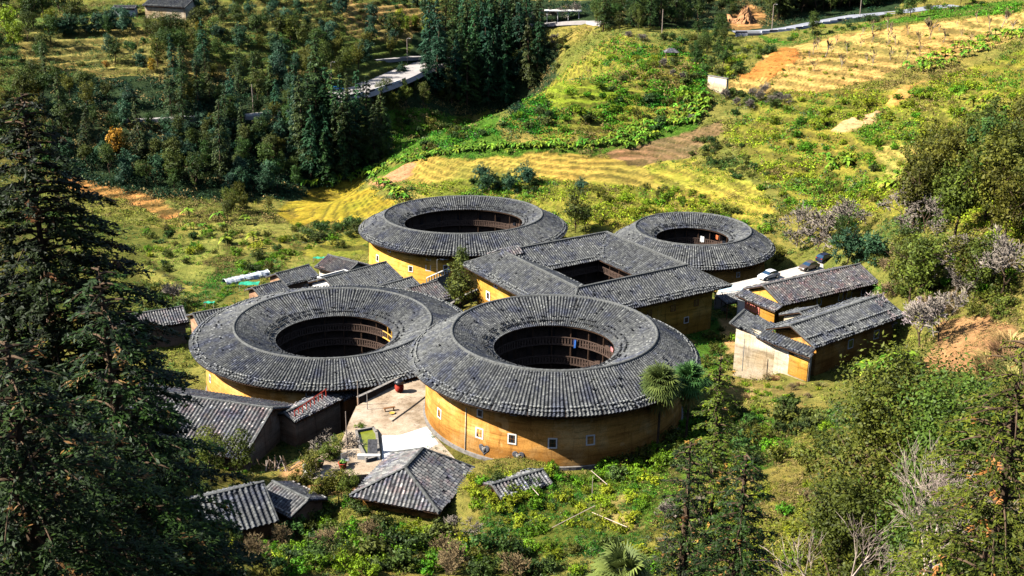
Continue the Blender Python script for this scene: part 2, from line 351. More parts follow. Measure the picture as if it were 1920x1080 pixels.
# land cover: polygon seen in the photo -> its place on the ground; (ground colour, plant colour, plant density, plant height, terrace step)
YG, LUSH, GOLD, TAN, ORANGE = (.22,.21,.035), (.07,.14,.018), (.36,.27,.06), (.36,.24,.09), (.46,.19,.05)
BROWN, OLIVE, DARKG, EARTH = (.22,.14,.075), (.12,.13,.03), (.03,.05,.022), (.34,.21,.10)
PYG, PLUSH, POL, PDK, PTAN, PBLUE = (.29,.38,.018), (.10,.29,.012), (.17,.23,.025), (.025,.065,.025), (.36,.26,.09), (.05,.10,.05)
COVER = [
 ([(0,0),(1000,0),(960,160),(640,230),(560,380),(120,330),(0,260)], (.11,.14,.035), (.10,.18,.03), .85, 1.0, 2.0),          # upper left slope
 ([(30,60),(250,40),(420,120),(480,160),(260,160),(60,120)], (.27,.22,.07), (.19,.22,.04), .6, .7, 1.6),
 ([(640,0),(830,20),(790,80),(650,70)], (.30,.21,.08), POL, .5, .7, 1.6),
 ([(380,0),(640,0),(650,60),(430,60)], (.18,.17,.05), (.13,.18,.035), .65, .9, 1.8),
 ([(60,140),(560,150),(620,205),(700,250),(720,320),(560,375),(300,375),(120,330)], DARKG, PDK, .8, 1.2, 0),
 ([(780,60),(970,20),(1050,90),(1050,140),(985,200),(960,215),(800,215),(740,200)], DARKG, PDK, .7, 1.2, 0),
 ([(960,0),(1700,0),(1640,40),(1390,60),(1100,45),(960,60)], DARKG, PDK, .8, 1.2, 0),
 ([(940,230),(1060,130),(1150,70),(1330,100),(1310,200),(1180,250),(1060,270)], YG, PLUSH, .8, 1.2, 1.6),   # knoll
 ([(1020,160),(1150,150),(1150,190),(1020,195)], (.26,.30,.03), PYG, .4, .5, 1.4),
 ([(680,200),(930,225),(940,270),(740,300),(690,260)], LUSH, PLUSH, .85, 1.2, 0),
 ([(690,320),(560,360),(620,330),(800,290),(900,262),(1060,272),(1200,250),(1330,190),(1300,240),(1150,290),(800,310)], LUSH, PLUSH, .5, .8, 0),
 ([(700,330),(800,298),(1000,288),(1200,296),(1320,345),(1330,385),(1200,378),(1100,352),(1000,342),(800,342)], GOLD, (.40,.34,.04), .22, .35, .75),
 ([(700,330),(760,312),(780,322),(720,350)], (.42,.22,.12), PTAN, .3, .4, 0),
 ([(760,345),(900,330),(1200,345),(1430,400),(1400,440),(1100,420),(800,370)], YG, PYG, .6, .9, 1.0),
 ([(512,400),(560,365),(680,337),(748,385),(700,410),(560,420)], (.30,.235,.028), PTAN, .15, .25, .5),
 ([(1140,290),(1230,262),(1300,240),(1350,222),(1360,250),(1290,300),(1180,310)], BROWN, PTAN, .15, .4, .8),
 ([(1200,310),(1300,300),(1420,340),(1450,400),(1380,400),(1250,350)], (.34,.30,.05), PYG, .5, .6, 1.0),
 ([(1330,160),(1410,140),(1470,90),(1600,60),(1920,20),(1920,72),(1720,120),(1560,165),(1480,172),(1400,172)], (.50,.33,.11), (.36,.33,.05), .28, .6, 1.4),
 ([(1340,140),(1400,140),(1470,88),(1500,110),(1440,150)], ORANGE, PTAN, .15, .5, 0),
 ([(1395,8),(1425,14),(1436,30),(1425,52),(1400,56),(1374,54),(1376,30)], (.42,.22,.09), PTAN, .15, .5, 1.5),
 ([(1440,170),(1700,165),(1920,90),(1920,480),(1700,400),(1500,400),(1430,330),(1360,250)], YG, PYG, .62, 1.0, 1.7),
 ([(1555,245),(1600,215),(1650,208),(1640,225),(1570,250)], (.52,.34,.17), PTAN, .1, .3, 0),
 ([(1660,190),(1700,160),(1730,150),(1700,190),(1660,205)], (.50,.30,.09), PTAN, .1, .3, 0),
 ([(1640,265),(1760,265),(1760,340),(1660,345)], (.36,.30,.08), PYG, .3, .5, 1.0),
 ([(1400,60),(1500,80),(1560,60),(1750,20),(1900,0),(1920,20),(1600,52),(1470,84)], LUSH, PLUSH, .8, 1.2, 0),
 ([(120,330),(200,340),(290,368),(345,400),(310,412),(225,374),(130,350)], (.44,.21,.07), PTAN, .3, .6, .7),
 ([(320,425),(560,420),(700,410),(690,470),(600,500),(440,520),(350,570),(250,560),(250,470)], (.21,.20,.05), (.16,.27,.02), .75, .9, .9),
 ([(350,575),(380,530),(430,490),(500,470),(545,470),(500,510),(440,540),(400,590)], (.10,.12,.03), (.07,.26,.018), 1.2, .9, .8),
 ([(545,475),(680,420),(690,470),(600,500)], YG, (.14,.26,.02), .6, .5, .6),
 ([(0,400),(330,430),(260,480),(200,600),(0,650)], OLIVE, POL, .6, 1., 0),
 ([(1300,600),(1390,600),(1380,640),(1350,680),(1300,640)], (.45,.28,.12), PYG, .35, .5, 0),
 ([(1270,590),(1330,600),(1360,690),(1320,720),(1300,650)], LUSH, (.06,.24,.02), .8, .8, 0),
 ([(1740,600),(1840,592),(1920,600),(1890,655),(1820,700),(1740,700)], (.33,.19,.09), PTAN, .3, .6, 0),
 ([(1380,690),(1420,700),(1520,722),(1480,760),(1370,740)], (.22,.18,.06), (.22,.28,.03), .8, .6, 0),
 ([(1200,790),(1330,760),(1500,780),(1480,860),(1300,900),(1130,890)], LUSH, (.10,.25,.02), 1.1, .9, .8),
 ([(1030,880),(1250,860),(1330,930),(1200,1040),(940,1040),(900,930)], (.09,.11,.02), (.12,.25,.018), 1.2, .8, 0),
 ([(1100,945),(1150,925),(1220,985),(1180,1005)], (.30,.24,.08), (.10,.27,.02), .7, .45, 0),
 ([(1300,900),(1600,880),(1650,1080),(1200,1080),(1200,1000)], (.20,.18,.04), (.24,.27,.025), 1., .8, .8),
 ([(660,700),(780,690),(800,830),(700,900),(610,900),(660,760)], (.44,.34,.22), PTAN, .0, .2, 0),
 ([(560,860),(720,860),(700,930),(540,930)], (.40,.24,.11), PYG, .12, .4, 0),
]
GCOL = np.empty(XX.shape + (3,), np.float32); VCOL = np.empty_like(GCOL); DEN = np.full(XX.shape, .65); VH = np.full(XX.shape, .9); TER = np.zeros_like(XX)
n_ = fbm(XX, YY, 18)[..., None]
GCOL[:] = np.array((.10,.12,.025)) * (1 - n_) + np.array((.26,.22,.06)) * n_; VCOL[:] = np.array((.18,.21,.03)) * (1 - n_) + np.array((.24,.26,.03)) * n_
WXn = XX + (fbm(XX, YY, 9, V2) - .5) * 7; WYn = YY + (fbm(XX, YY, 9, V3) - .5) * 7
for P, gc, vc, dn, vh, tr in COVER:
    W = world_poly(P); bb = (WXn > W[:, 0].min()) & (WXn < W[:, 0].max()) & (WYn > W[:, 1].min()) & (WYn < W[:, 1].max())
    idx = np.nonzero(bb); ok = inpoly(WXn[idx], WYn[idx], W); idx = (idx[0][ok], idx[1][ok])
    GCOL[idx] = gc; VCOL[idx] = vc; DEN[idx] = dn; VH[idx] = vh; TER[idx] = tr
far_out = (dout > 0) | (YY > 520) | (np.abs(XX) > 200); GCOL[far_out] = (.03, .05, .02); DEN[far_out] = .3
padm = np.zeros_like(XX)
for x, y, r0, r1, z in PADS: padm = np.maximum(padm, np.clip((r1 + 1 - np.hypot(XX - x, YY - y)) / 3, 0, 1))
# terraces: real steps following the contours
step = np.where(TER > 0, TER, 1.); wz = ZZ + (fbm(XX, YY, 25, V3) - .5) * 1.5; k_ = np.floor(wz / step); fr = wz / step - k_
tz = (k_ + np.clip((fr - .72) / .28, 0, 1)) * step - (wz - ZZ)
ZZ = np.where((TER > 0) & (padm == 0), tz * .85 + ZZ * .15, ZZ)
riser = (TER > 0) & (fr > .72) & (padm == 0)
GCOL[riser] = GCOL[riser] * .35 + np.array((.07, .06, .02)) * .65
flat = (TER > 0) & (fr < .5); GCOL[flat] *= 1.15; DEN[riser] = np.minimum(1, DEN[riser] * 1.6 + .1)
rough = (fbm(XX, YY, 6, V3) - .5) * 1.0 * np.clip(1 - padm, 0, 1) * (DEN > .15); ZZ = ZZ + rough
# colour mottling of the soil itself
mot = fbm(XX, YY, 3.1, V1)[..., None]; mot2 = fbm(XX, YY, 14, V2)[..., None]
GCOL *= .62 + mot * .8; GCOL = GCOL * (1 + (mot2 - .5) * np.array((.7, .2, .3)))

m, nt, b = new_mat('ground_cover')
at = N(nt, 'ShaderNodeAttribute', attribute_name='Col')
fn = noise(nt, 1.1, 8, .75, obj_space=False); c = mixc(nt, at.outputs['Color'], ramp(nt, fn, [(.3, (.5, .55, .5)), (.5, (1, 1, 1)), (.72, (1.55, 1.4, 1.3))]), 1., 'MULTIPLY')
mpw = N(nt, 'ShaderNodeMapping'); mpw.inputs['Scale'].default_value = (.35, .35, 3.2); nt.links.new(N(nt, 'ShaderNodeNewGeometry').outputs['Position'], mpw.inputs[0])
fs = noise(nt, 1., 4, .6, mpw.outputs[0]); c = mixc(nt, c, ramp(nt, fs, [(.35, (.78, .82, .7)), (.6, (1.15, 1.08, 1.0))]), 1., 'MULTIPLY')
nt.links.new(c, b.inputs['Base Color']); b.inputs['Roughness'].default_value = 1; b.inputs['Specular IOR Level'].default_value = .05
bump(nt, fn, 1., .5, b); M_GROUND = m
ny, nx = XX.shape; ii = (np.arange(ny - 1)[:, None] * nx + np.arange(nx - 1)[None, :]).ravel()
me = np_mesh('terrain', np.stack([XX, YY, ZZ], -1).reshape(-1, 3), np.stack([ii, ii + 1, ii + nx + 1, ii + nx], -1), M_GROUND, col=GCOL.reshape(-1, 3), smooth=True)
tag(obj('terrain', me), 'hilly ground with terraces, fields and grass', kind='structure')

# ------------------------------------------------------------------ tiled roofs
def tile_arrays(top, bot, st, sb, nrm, course, rng, gap=.02):
    """rows of overlapping clay tiles: cover tiles over channels; arrays (n,3)"""
    top, bot, st, sb, nrm = [np.asarray(a, float) for a in (top, bot, st, sb, nrm)]
    L = np.linalg.norm(bot - top, axis=1); C = np.maximum(1, np.round(L / course).astype(int))
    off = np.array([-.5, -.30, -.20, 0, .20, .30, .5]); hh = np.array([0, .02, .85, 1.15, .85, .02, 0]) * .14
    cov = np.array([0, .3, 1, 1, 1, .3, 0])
    VS, QS, TS = [], [], []; base = 0
    for c in np.unique(C):
        r = np.nonzero(C == c)[0]; n = len(r)
        t = np.arange(c) / c; t2 = np.stack([t, t + 1.0 / c + .012], -1)                       # c,2
        P = top[r][:, None, None] * (1 - t2[None, ..., None]) + bot[r][:, None, None] * t2[None, ..., None]
        S = st[r][:, None, None] * (1 - t2[None, ..., None]) + sb[r][:, None, None] * t2[None, ..., None]
        S = S * 1.0
        tone = rng.random((n, c)) ** 1.5 * .52 + .30; rowt = rng.random((n, 1)) * .2 - .1; tone = np.clip(tone + rowt, 0, .97)
        tone[rng.random((n, c)) < .022] = rng.uniform(.85, 1.)
        miss = rng.random((n, c)) < gap
        w = np.linalg.norm(S, axis=-1, keepdims=True)
        hgt = hh[None, None, None, :] * (w / .5) * np.where(miss, .25, 1)[:, :, None, None]
        lift = rng.random((n, c)) * .03 + .035
        li = np.stack([np.zeros((n, c)), lift], -1)[..., None]
        sh = (rng.random((n, c)) - .5)[:, :, None, None] * .06
        o = off[None, None, None, :] + sh * cov
        V = P[:, :, :, None, :] + S[:, :, :, None, :] * o[..., None] + nrm[r][:, None, None, None, :] * (hgt + li)[..., None]
        V = V.reshape(-1, 3)
        T = np.where(miss, .05, tone)[:, :, None, None] * np.where(cov > .5, 1, .48)[None, None, None, :] * np.ones((n, c, 2, 7))  # channel tone lowered: shade between the cover tiles put into the colour
        # separate colours for cover and channel without sharing vertices is not needed at this size
        q = np.arange(n * c)[:, None] * 14 + np.arange(6)[None, :] + base
        Q = np.stack([q, q + 7, q + 8, q + 1], -1).reshape(-1, 4)
        VS.append(V); QS.append(Q); TS.append(T.ravel()); base += len(V)
    return np.concatenate(VS), np.concatenate(QS), np.concatenate(TS)
def merge(parts):
    V, Q, T = [], [], []; n = 0
    for v, q, t in parts: V.append(v); Q.append(q + n); T.append(t); n += len(v)
    return np.concatenate(V), np.concatenate(Q), np.concatenate(T)
BQ = np.array([(0, 2, 3, 1), (4, 5, 7, 6), (0, 1, 5, 4), (2, 6, 7, 3), (0, 4, 6, 2), (1, 3, 7, 5)])
def bricks(P, A, B_, Cn, sx, sy, sz, tone):
    """little boxes at P with axes A, B_, Cn"""
    k = np.array([(i, j, l) for l in (-1, 1) for j in (-1, 1) for i in (-1, 1)]) * .5
    V = P[:, None, :] + A[:, None, :] * (k[None, :, 0:1] * sx) + B_[:, None, :] * (k[None, :, 1:2] * sy) + Cn[:, None, :] * (k[None, :, 2:3] * sz)
    Q = (np.arange(len(P))[:, None, None] * 8 + BQ[None]).reshape(-1, 4)
    return V.reshape(-1, 3), Q, np.repeat(tone, 8)
def ring_roof(a, b, an, r0, z0, r1, z1, pitch, course, rng, lines=(), sector=8, sub=0.):
    """ring-shaped slope from radius offset r0 (height z0) to r1 (height z1) about an ellipse a, b turned by an"""
    per = 2 * math.pi * ((a + b) / 2 + max(r0, r1) * .75 + min(r0, r1) * .25); n = int(per / pitch)
    th = 2 * np.pi * (np.arange(n) + .5) / n
    # tilers lay straight parallel strips, turning a little at each seam
    def pt(t, dr, z):
        x = (a + dr) * np.cos(t); y = (b + dr) * np.sin(t)
        return np.stack([x * math.cos(an) - y * math.sin(an), x * math.sin(an) + y * math.cos(an), z + 0 * t], -1)
    d = np.pi / n
    skew = (((np.arange(n) % sector) / sector) - .5) * (2 * np.pi / n) * sub
    top = pt(th + skew, r0, z0); bot = pt(th - skew, r1, z1)
    st = pt(th + d + skew, r0, z0) - pt(th - d + skew, r0, z0); sb = pt(th + d, r1, z1) - pt(th - d, r1, z1)
    u = (bot - top); u /= np.linalg.norm(u, axis=1, keepdims=True); s = sb / np.linalg.norm(sb, axis=1, keepdims=True)
    nr = np.cross(u, s); nr *= np.sign(nr[:, 2:3])
    parts = [tile_arrays(top, bot, st, sb, nr, course, rng)]
    for f, prob, tn in lines:
        k = rng.random(n) < prob
        P = (top * (1 - f) + bot * f)[k] + nr[k] * .26 + u[k] * rng.normal(0, .05, (k.sum(), 1))
        parts.append(bricks(P, s[k], u[k], nr[k], pitch * .8, .22, .12, np.full(k.sum(), tn) + rng.normal(0, .05, k.sum())))
    return merge(parts)
def plane_roof(poly, up_edge, pitch, course, rng, lines=()):
    """convex roof plane (3-d points); rows run down the slope. up_edge = horizontal unit vector along the eave"""
    poly = np.array(poly, float); s = np.array([up_edge[0], up_edge[1], 0.]); s /= np.linalg.norm(s)
    nr = np.zeros(3)
    for i in range(len(poly)): nr += np.cross(poly[i], poly[(i + 1) % len(poly)])
    nr /= np.linalg.norm(nr); nr *= np.sign(nr[2]); d = np.cross(nr, s); d *= -np.sign(d[2])       # down the slope
    o = poly[0]; uu = (poly - o) @ s; vv = (poly - o) @ d
    n = max(2, int(round((uu.max() - uu.min()) / pitch))); w = (uu.max() - uu.min()) / n
    tops, bots = [], []
    for i in range(n):
        u = uu.min() + (i + .5) * w; hits = []
        for k in range(len(poly)):
            a_, b_ = uu[k], uu[(k + 1) % len(poly)]
            if (a_ > u) != (b_ > u): f = (u - a_) / (b_ - a_); hits.append(vv[k] * (1 - f) + vv[(k + 1) % len(poly)] * f)
        if len(hits) >= 2 and max(hits) - min(hits) > .15:
            e = rng.normal(0, .04); tops.append(o + s * u + d * min(hits)); bots.append(o + s * u + d * (max(hits) + e))
    tops = np.array(tops); bots = np.array(bots); m_ = len(tops); S = np.repeat((s * w)[None], m_, 0); NR = np.repeat(nr[None], m_, 0)
    parts = [tile_arrays(tops, bots, S, S, NR, course, rng)]
    for f, prob, tn in lines:
        k = rng.random(m_) < prob; P = (tops * (1 - f) + bots * f)[k] + NR[k] * .24
        if k.sum(): parts.append(bricks(P, S[k] / w, np.repeat(d[None], k.sum(), 0), NR[k], w * .8, .22, .12, np.full(k.sum(), tn)))
    return merge(parts)
def ridge_bar(mb, p, q, w=.34, h=.34, sag=0, up=.12):
    p = Vector(p); q = Vector(q); n = 8; t = (q - p).normalized(); s = t.cross(Vector((0, 0, 1))).normalized() * w / 2; u = Vector((0, 0, 1))
    vs = []
    for i in range(n + 1):
        c = p.lerp(q, i / n) + u * (up + random.uniform(-.02, .02) - sag * math.sin(math.pi * i / n))
        vs += [c - s - u * h * .6, c - s + u * h * .3, c + u * h * .5, c + s + u * h * .3, c + s - u * h * .6]
    fs = [(i * 5 + k, i * 5 + (k + 1) % 5, (i + 1) * 5 + (k + 1) % 5, (i + 1) * 5 + k) for i in range(n) for k in range(5)] + [(0, 1, 2, 3, 4), tuple(n * 5 + k for k in (4, 3, 2, 1, 0))]
    mb.add(vs, fs)
def slab(mb, poly, t=.14, drop=.06):
    n = len(poly); top = [(p[0], p[1], p[2] - drop) for p in poly]; bt = [(p[0], p[1], p[2] - drop - t) for p in poly]
    mb.add(top + bt, [tuple(range(n)), tuple(range(n, 2 * n))[::-1]] + [(i, (i + 1) % n, n + (i + 1) % n, n + i) for i in range(n)])

# ------------------------------------------------------------------ windows
def window(parent, pos, nrm_az, w=.9, h=1.1, fr=.16, lean=0, pane=None, bars=True, frame_mat=None, depth=.1, label=None):
    """framed opening: frame (> pane); placed in the parent's own coordinates, facing nrm_az"""
    f = MB(); d = depth
    for cx, cz, sx, sz in ((0, h / 2 + fr / 2, w + 2 * fr, fr), (0, -h / 2 - fr / 2, w + 2 * fr, fr), (-w / 2 - fr / 2, 0, fr, h), (w / 2 + fr / 2, 0, fr, h)):
        f.box((0, cx, cz), (d, sx, sz))
    o = f.build('window', frame_mat or M_WHITE, parent); o.location = pos; o.rotation_euler = (0, lean, nrm_az)
    p = MB().box((-.012, 0, 0), (.06, w - .004, h - .004)).build('pane', pane or M_DARK, o)
    if bars:
        b = MB()
        for k in (-.25, .25): b.box((.03, k * w, 0), (.035, .04, h - .01))
        b.box((.03, 0, 0), (.03, w - .01, .04)); b.build('bars', M_WOODM, o)
    if label: o['label'] = label
    return o

# ------------------------------------------------------------------ round earth buildings
LINES_OUT = [(.82, .75, .85), (.91, .75, .8), (.45, .05, .1), (.3, .04, .1)]
LINES_IN = [(.72, .5, .12), (.85, .6, .12), (.45, .06, .08), (.3, .05, .08)]
def round_house(label, cx, cy, a, b, an, zr, zg, out, inn, wall_in, earth, wins, rng, course=.5, pitch=.52, brace=False, tile=None):
    H = zr - zg; root = thing('round_earth_house', label, 'round house', (cx, cy, zg), 0, 'ring shaped tulou buildings'); root['group'] = 'ring shaped earth houses'
    (od, oz), (idr, iz) = out, inn
    def ell(dr, n=120): return [((a + dr) * math.cos(t) * math.cos(an) - (b + dr) * math.sin(t) * math.sin(an), (a + dr) * math.cos(t) * math.sin(an) + (b + dr) * math.sin(t) * math.cos(an)) for t in [2 * math.pi * k / n for k in range(n)]]
    def loft(mb, rings):
        n = len(rings[0][0]); vs = [(x, y, z) for pl, z in rings for x, y in pl]
        mb.add(vs, [(i * n + k, i * n + (k + 1) % n, (i + 1) * n + (k + 1) % n, (i + 1) * n + k) for i in range(len(rings) - 1) for k in range(n)])
    V, Q, T = ring_roof(a, b, an, .1, H, od, H - oz, pitch, course, rng, LINES_OUT, 9, .35)
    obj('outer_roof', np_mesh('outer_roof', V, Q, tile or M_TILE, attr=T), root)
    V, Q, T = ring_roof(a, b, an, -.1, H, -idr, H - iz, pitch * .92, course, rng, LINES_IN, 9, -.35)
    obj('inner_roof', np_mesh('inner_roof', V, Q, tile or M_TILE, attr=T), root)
    mb = MB(); loft(mb, [(ell(-.22), H - .1), (ell(-.19), H + .17), (ell(-.06), H + .27), (ell(.06), H + .27), (ell(.19), H + .17), (ell(.22), H - .1)]); mb.build('ridge_cap', M_RIDGE, root, True)
    mb = MB(); loft(mb, [(ell(0), H - .1), (ell(od), H - oz - .06), (ell(od), H - oz - .2), (ell(0), H - .35), (ell(-idr), H - iz - .2), (ell(-idr), H - iz - .06), (ell(0), H - .1)]); mb.build('eaves', M_WOOD, root)
    zt = H - oz + (od - wall_in) * (oz / od)
    mb = MB(); w0 = od - wall_in
    loft(mb, [(ell(w0 + .55), -2.5), (ell(w0 + .5), 0), (ell(w0), zt - .55), (ell(w0 - .9), zt - .55), (ell(w0 - .9), -2.5)]); mb.build('wall', earth, root, True)
    mb = MB(); loft(mb, [(ell(w0 + .72, 96), -2.5), (ell(w0 + .70, 96), .45), (ell(w0 + .4, 96), .5)]); mb.build('stone_footing', M_STONE, root)
    # inner timber galleries
    ri = -idr; rw = ri + 1.9
    mb = MB(); loft(mb, [(ell(rw), 0), (ell(rw), H - iz + .6)]); mb.build('inner_wall', M_GALLERY, root)
    mb = MB(); loft(mb, [(ell(ri - .6), .03), (ell(w0 - .9), .05)]); n = 120; e = ell(ri - .5); mb.add([(0, 0, .04)] + [(x, y, .04) for x, y in e], [(0, 1 + k, 1 + (k + 1) % n) for k in range(n)]); mb.build('courtyard_floor', M_STONED, root)
    top = H - iz; lv = [top * .36, top * .68]
    for z in lv:
        g = MB(); loft(g, [(ell(rw), z), (ell(ri + .35), z), (ell(ri + .35), z - .22), (ell(rw), z - .22)]); g = g.build('gallery', M_GALLERY, root)
        r = MB(); loft(r, [(ell(ri + .30), z + .95), (ell(ri + .30), z + 1.07), (ell(ri + .44), z + 1.07), (ell(ri + .44), z + .95)])
        nb = int(2 * math.pi * (a + ri) / .42)
        for x, y in ell(ri + .37, nb): r.box((x, y, z + .48), (.22, .06, .95), math.atan2(y, x) + math.pi / 2)
        r.build('railing', M_GALLERY, g)
    for k, (x, y) in enumerate(ell(ri + .55, 20)):
        MB().tube([(x, y, 0), (x, y, H - iz + .35)], .13, 6).build('post', M_WOOD, root)
    for k, (x, y) in enumerate(ell(rw - .06, 20)):
        for z in (lv[0] + 1.3, lv[1] + 1.2):
            az = math.atan2(-y, -x) ; MB().box((x, y, z), (.1, .9, 1.3), az).build('inner_window', M_DARK, root)
    if brace:
        for k in range(-3, 1):
            t = rad(34 + k * 10); x, y = (a + ri + .25) * math.cos(t), (b + ri + .25) * math.sin(t)
            MB().tube([(x, y, lv[1] - .1), (x, y, H - iz)], .12, 5).build('new_post', M_YWOOD, root)
        p = [((a + ri + .2) * math.cos(rad(q)), (b + ri + .2) * math.sin(rad(q)), lv[1] - .05) for q in range(-2, 44, 5)]
        MB().tube(p, .14, 4).build('new_beam', M_YWOOD, root)
        MB().tube([(x, y, z + 1.1) for x, y, z in p], .09, 4).build('new_beam', M_YWOOD, root)
    # windows: (pixel) or (azimuth deg, height)
    for wv in wins:
        px, py, sz = wv; rx, ry, rz = [float(q) for q in ray(px, py)]
        best = None
        for k in range(2, 400):                                  # march the sight line to the outer wall
            yy = cy - b - od - 3 + k * .1; t = yy / ry; x, y, z = rx * t - cx, yy - cy, CAM_H + rz * t - zg
            q = w0 + .5 * max(0, 1 - z / max(zt, .1)); xr = x * math.cos(an) + y * math.sin(an); yr = -x * math.sin(an) + y * math.cos(an)
            if (xr / (a + q)) ** 2 + (yr / (b + q)) ** 2 < 1: best = (x, y, z, math.atan2(yr / (b + q) ** 2, xr / (a + q) ** 2) + an); break
        if best: window(root, best[:3], best[3], .62 * sz, .8 * sz, .13 * sz, lean=-rad(3.5))
    return root
R_ = np.random.default_rng
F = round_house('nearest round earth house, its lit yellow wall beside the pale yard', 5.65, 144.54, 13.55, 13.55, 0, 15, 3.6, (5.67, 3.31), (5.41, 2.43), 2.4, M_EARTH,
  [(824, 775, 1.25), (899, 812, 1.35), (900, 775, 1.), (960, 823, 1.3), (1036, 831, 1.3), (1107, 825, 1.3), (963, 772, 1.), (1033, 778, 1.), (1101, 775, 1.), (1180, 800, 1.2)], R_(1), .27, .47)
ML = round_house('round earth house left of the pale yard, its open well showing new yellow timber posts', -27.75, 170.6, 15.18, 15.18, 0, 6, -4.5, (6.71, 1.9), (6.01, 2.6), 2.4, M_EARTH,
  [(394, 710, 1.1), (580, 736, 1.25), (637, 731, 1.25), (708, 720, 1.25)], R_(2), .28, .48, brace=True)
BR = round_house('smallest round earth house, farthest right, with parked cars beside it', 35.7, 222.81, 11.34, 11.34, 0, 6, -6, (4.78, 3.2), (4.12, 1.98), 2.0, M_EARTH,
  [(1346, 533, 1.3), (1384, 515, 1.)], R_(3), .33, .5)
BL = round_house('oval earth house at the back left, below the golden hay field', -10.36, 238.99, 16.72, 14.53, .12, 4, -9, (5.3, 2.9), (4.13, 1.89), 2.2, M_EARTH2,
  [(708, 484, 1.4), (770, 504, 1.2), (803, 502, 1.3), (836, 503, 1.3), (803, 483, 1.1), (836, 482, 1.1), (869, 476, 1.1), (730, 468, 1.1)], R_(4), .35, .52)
# weathered animal-head bosses and the downpipe on the near wall
def on_wall(px, py, cx, cy, r, zg, zt):
    rx, ry, rz = [float(q) for q in ray(px, py)]
    for k in range(600):
        yy = cy - r - 3 + k * .05; t = yy / ry; x, y, z = rx * t - cx, yy - cy, CAM_H + rz * t - zg
        if math.hypot(x, y) < r + .5 * max(0, 1 - z / zt): return x, y, z, math.atan2(y, x)
for k, (px, py) in enumerate(((908, 842), (972, 855))):
    q = on_wall(px, py, 5.65, 144.54, 13.55 + 3.27, 3.6, 8.4)
    if q:
        x, y, z, az = q; mb = MB(); n = 28; vs = []
        for i in range(n):
            t = 2 * math.pi * i / n; hx = 16 * math.sin(t) ** 3 / 17 * .85; hz = (13 * math.cos(t) - 5 * math.cos(2 * t) - 2 * math.cos(3 * t) - math.cos(4 * t)) / 17 * .85
            vs.append((.02, hx, hz))
        vs += [(.10, a_[1] * .9, a_[2] * .9) for a_ in vs]
        mb.add(vs, [tuple(range(n))[::-1], tuple(range(n, 2 * n))] + [(i, (i + 1) % n, n + (i + 1) % n, n + i) for i in range(n)])
        o = mb.build('wall_ornament', M_STONED, F); o.location = (x, y, z); o.rotation_euler = (0, -.06, az)
        kb = MB()
        for (u, v, r_) in ((0, .0, .30), (-.18, .22, .14), (.18, .22, .14), (0, -.22, .2)):
            kb.lathe([(0.001, r_ * .7), (r_ * .6, r_ * .5), (r_, 0)], 10)
            for i in range(len(kb.v) - 30, len(kb.v)): X, Y, Z = kb.v[i]; kb.v[i] = (.1 + Z, u + X, v + Y)
        kb.build('boss', M_STONE, o)
q1 = on_wall(874, 770, 5.65, 144.54, 16.85, 3.6, 8.4); q0 = on_wall(871, 862, 5.65, 144.54, 16.9, 3.6, 8.4)
MB().tube([(q0[0], q0[1] - .08, q0[2] - .6), (q1[0], q1[1] - .08, q1[2] + .4)], .09, 6).build('drain_pipe', M_PLASTER, F)

# ------------------------------------------------------------------ square earth house
SQ = thing('square_earth_house', 'square earth house with four tiled wings round a square well', 'square house', (13.84, 190.98, -.5), rad(32.4))
HR, RI, RO, IN_ = 10.5, 11.2, 16.7, 5.2; zo, zi = 7.5, 7.9
rg = R_(5); parts = []; slb = MB(); rb = MB(); cor = lambda r, z: [(-r, -r, z), (r, -r, z), (r, r, z), (-r, r, z)]
Rr, Oo, Ii = cor(RI, HR), cor(RO, zo), cor(IN_, zi)
for k in range(4):
    j = (k + 1) % 4; e = np.array(Rr[j]) - np.array(Rr[k])
    parts.append(plane_roof([Rr[k], Rr[j], Oo[j], Oo[k]], e, .48, .3, rg, LINES_OUT)); parts.append(plane_roof([Rr[k], Rr[j], Ii[j], Ii[k]], e, .48, .3, rg, [(.88, .6, .8)]))
    slab(slb, [Rr[k], Rr[j], Oo[j], Oo[k]]); slab(slb, [Rr[k], Rr[j], Ii[j], Ii[k]])
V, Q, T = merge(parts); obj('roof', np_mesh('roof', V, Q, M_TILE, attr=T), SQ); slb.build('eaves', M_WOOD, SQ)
for k in range(4):
    j = (k + 1) % 4
    mb = MB(); ridge_bar(mb, Rr[k], Rr[j], .45, .45); mb.build('ridge_cap', M_RIDGE, SQ)
    mb = MB(); ridge_bar(mb, Rr[k], Oo[k], .3, .3); mb.build('hip_cap', M_RIDGE, SQ)
    mb = MB(); ridge_bar(mb, Rr[k], Ii[k], .2, .2, up=.05); mb.build('valley_strip', M_RIDGE, SQ)
mb = MB(); w_ = 14.5
for k in range(4):
    a = rad(90 * k); c_, s_ = math.cos(a), math.sin(a)
    mb.box((c_ * (w_ - .5), s_ * (w_ - .5), 3.2), (1., 2 * w_ - (0 if k % 2 else 2.0), 9.8), a)
mb.build('wall', M_EARTH2, SQ)
mb = MB()
for k in range(4):
    a = rad(90 * k); c_, s_ = math.cos(a), math.sin(a); mb.box((c_ * 7.2, s_ * 7.2, 4.2), (.25, 14.4 - (0 if k % 2 else .5), 8.0), a)
mb.build('inner_wall', M_GALLERY, SQ); MB().box((0, 0, .05), (14, 14, .1)).build('courtyard_floor', M_STONED, SQ)
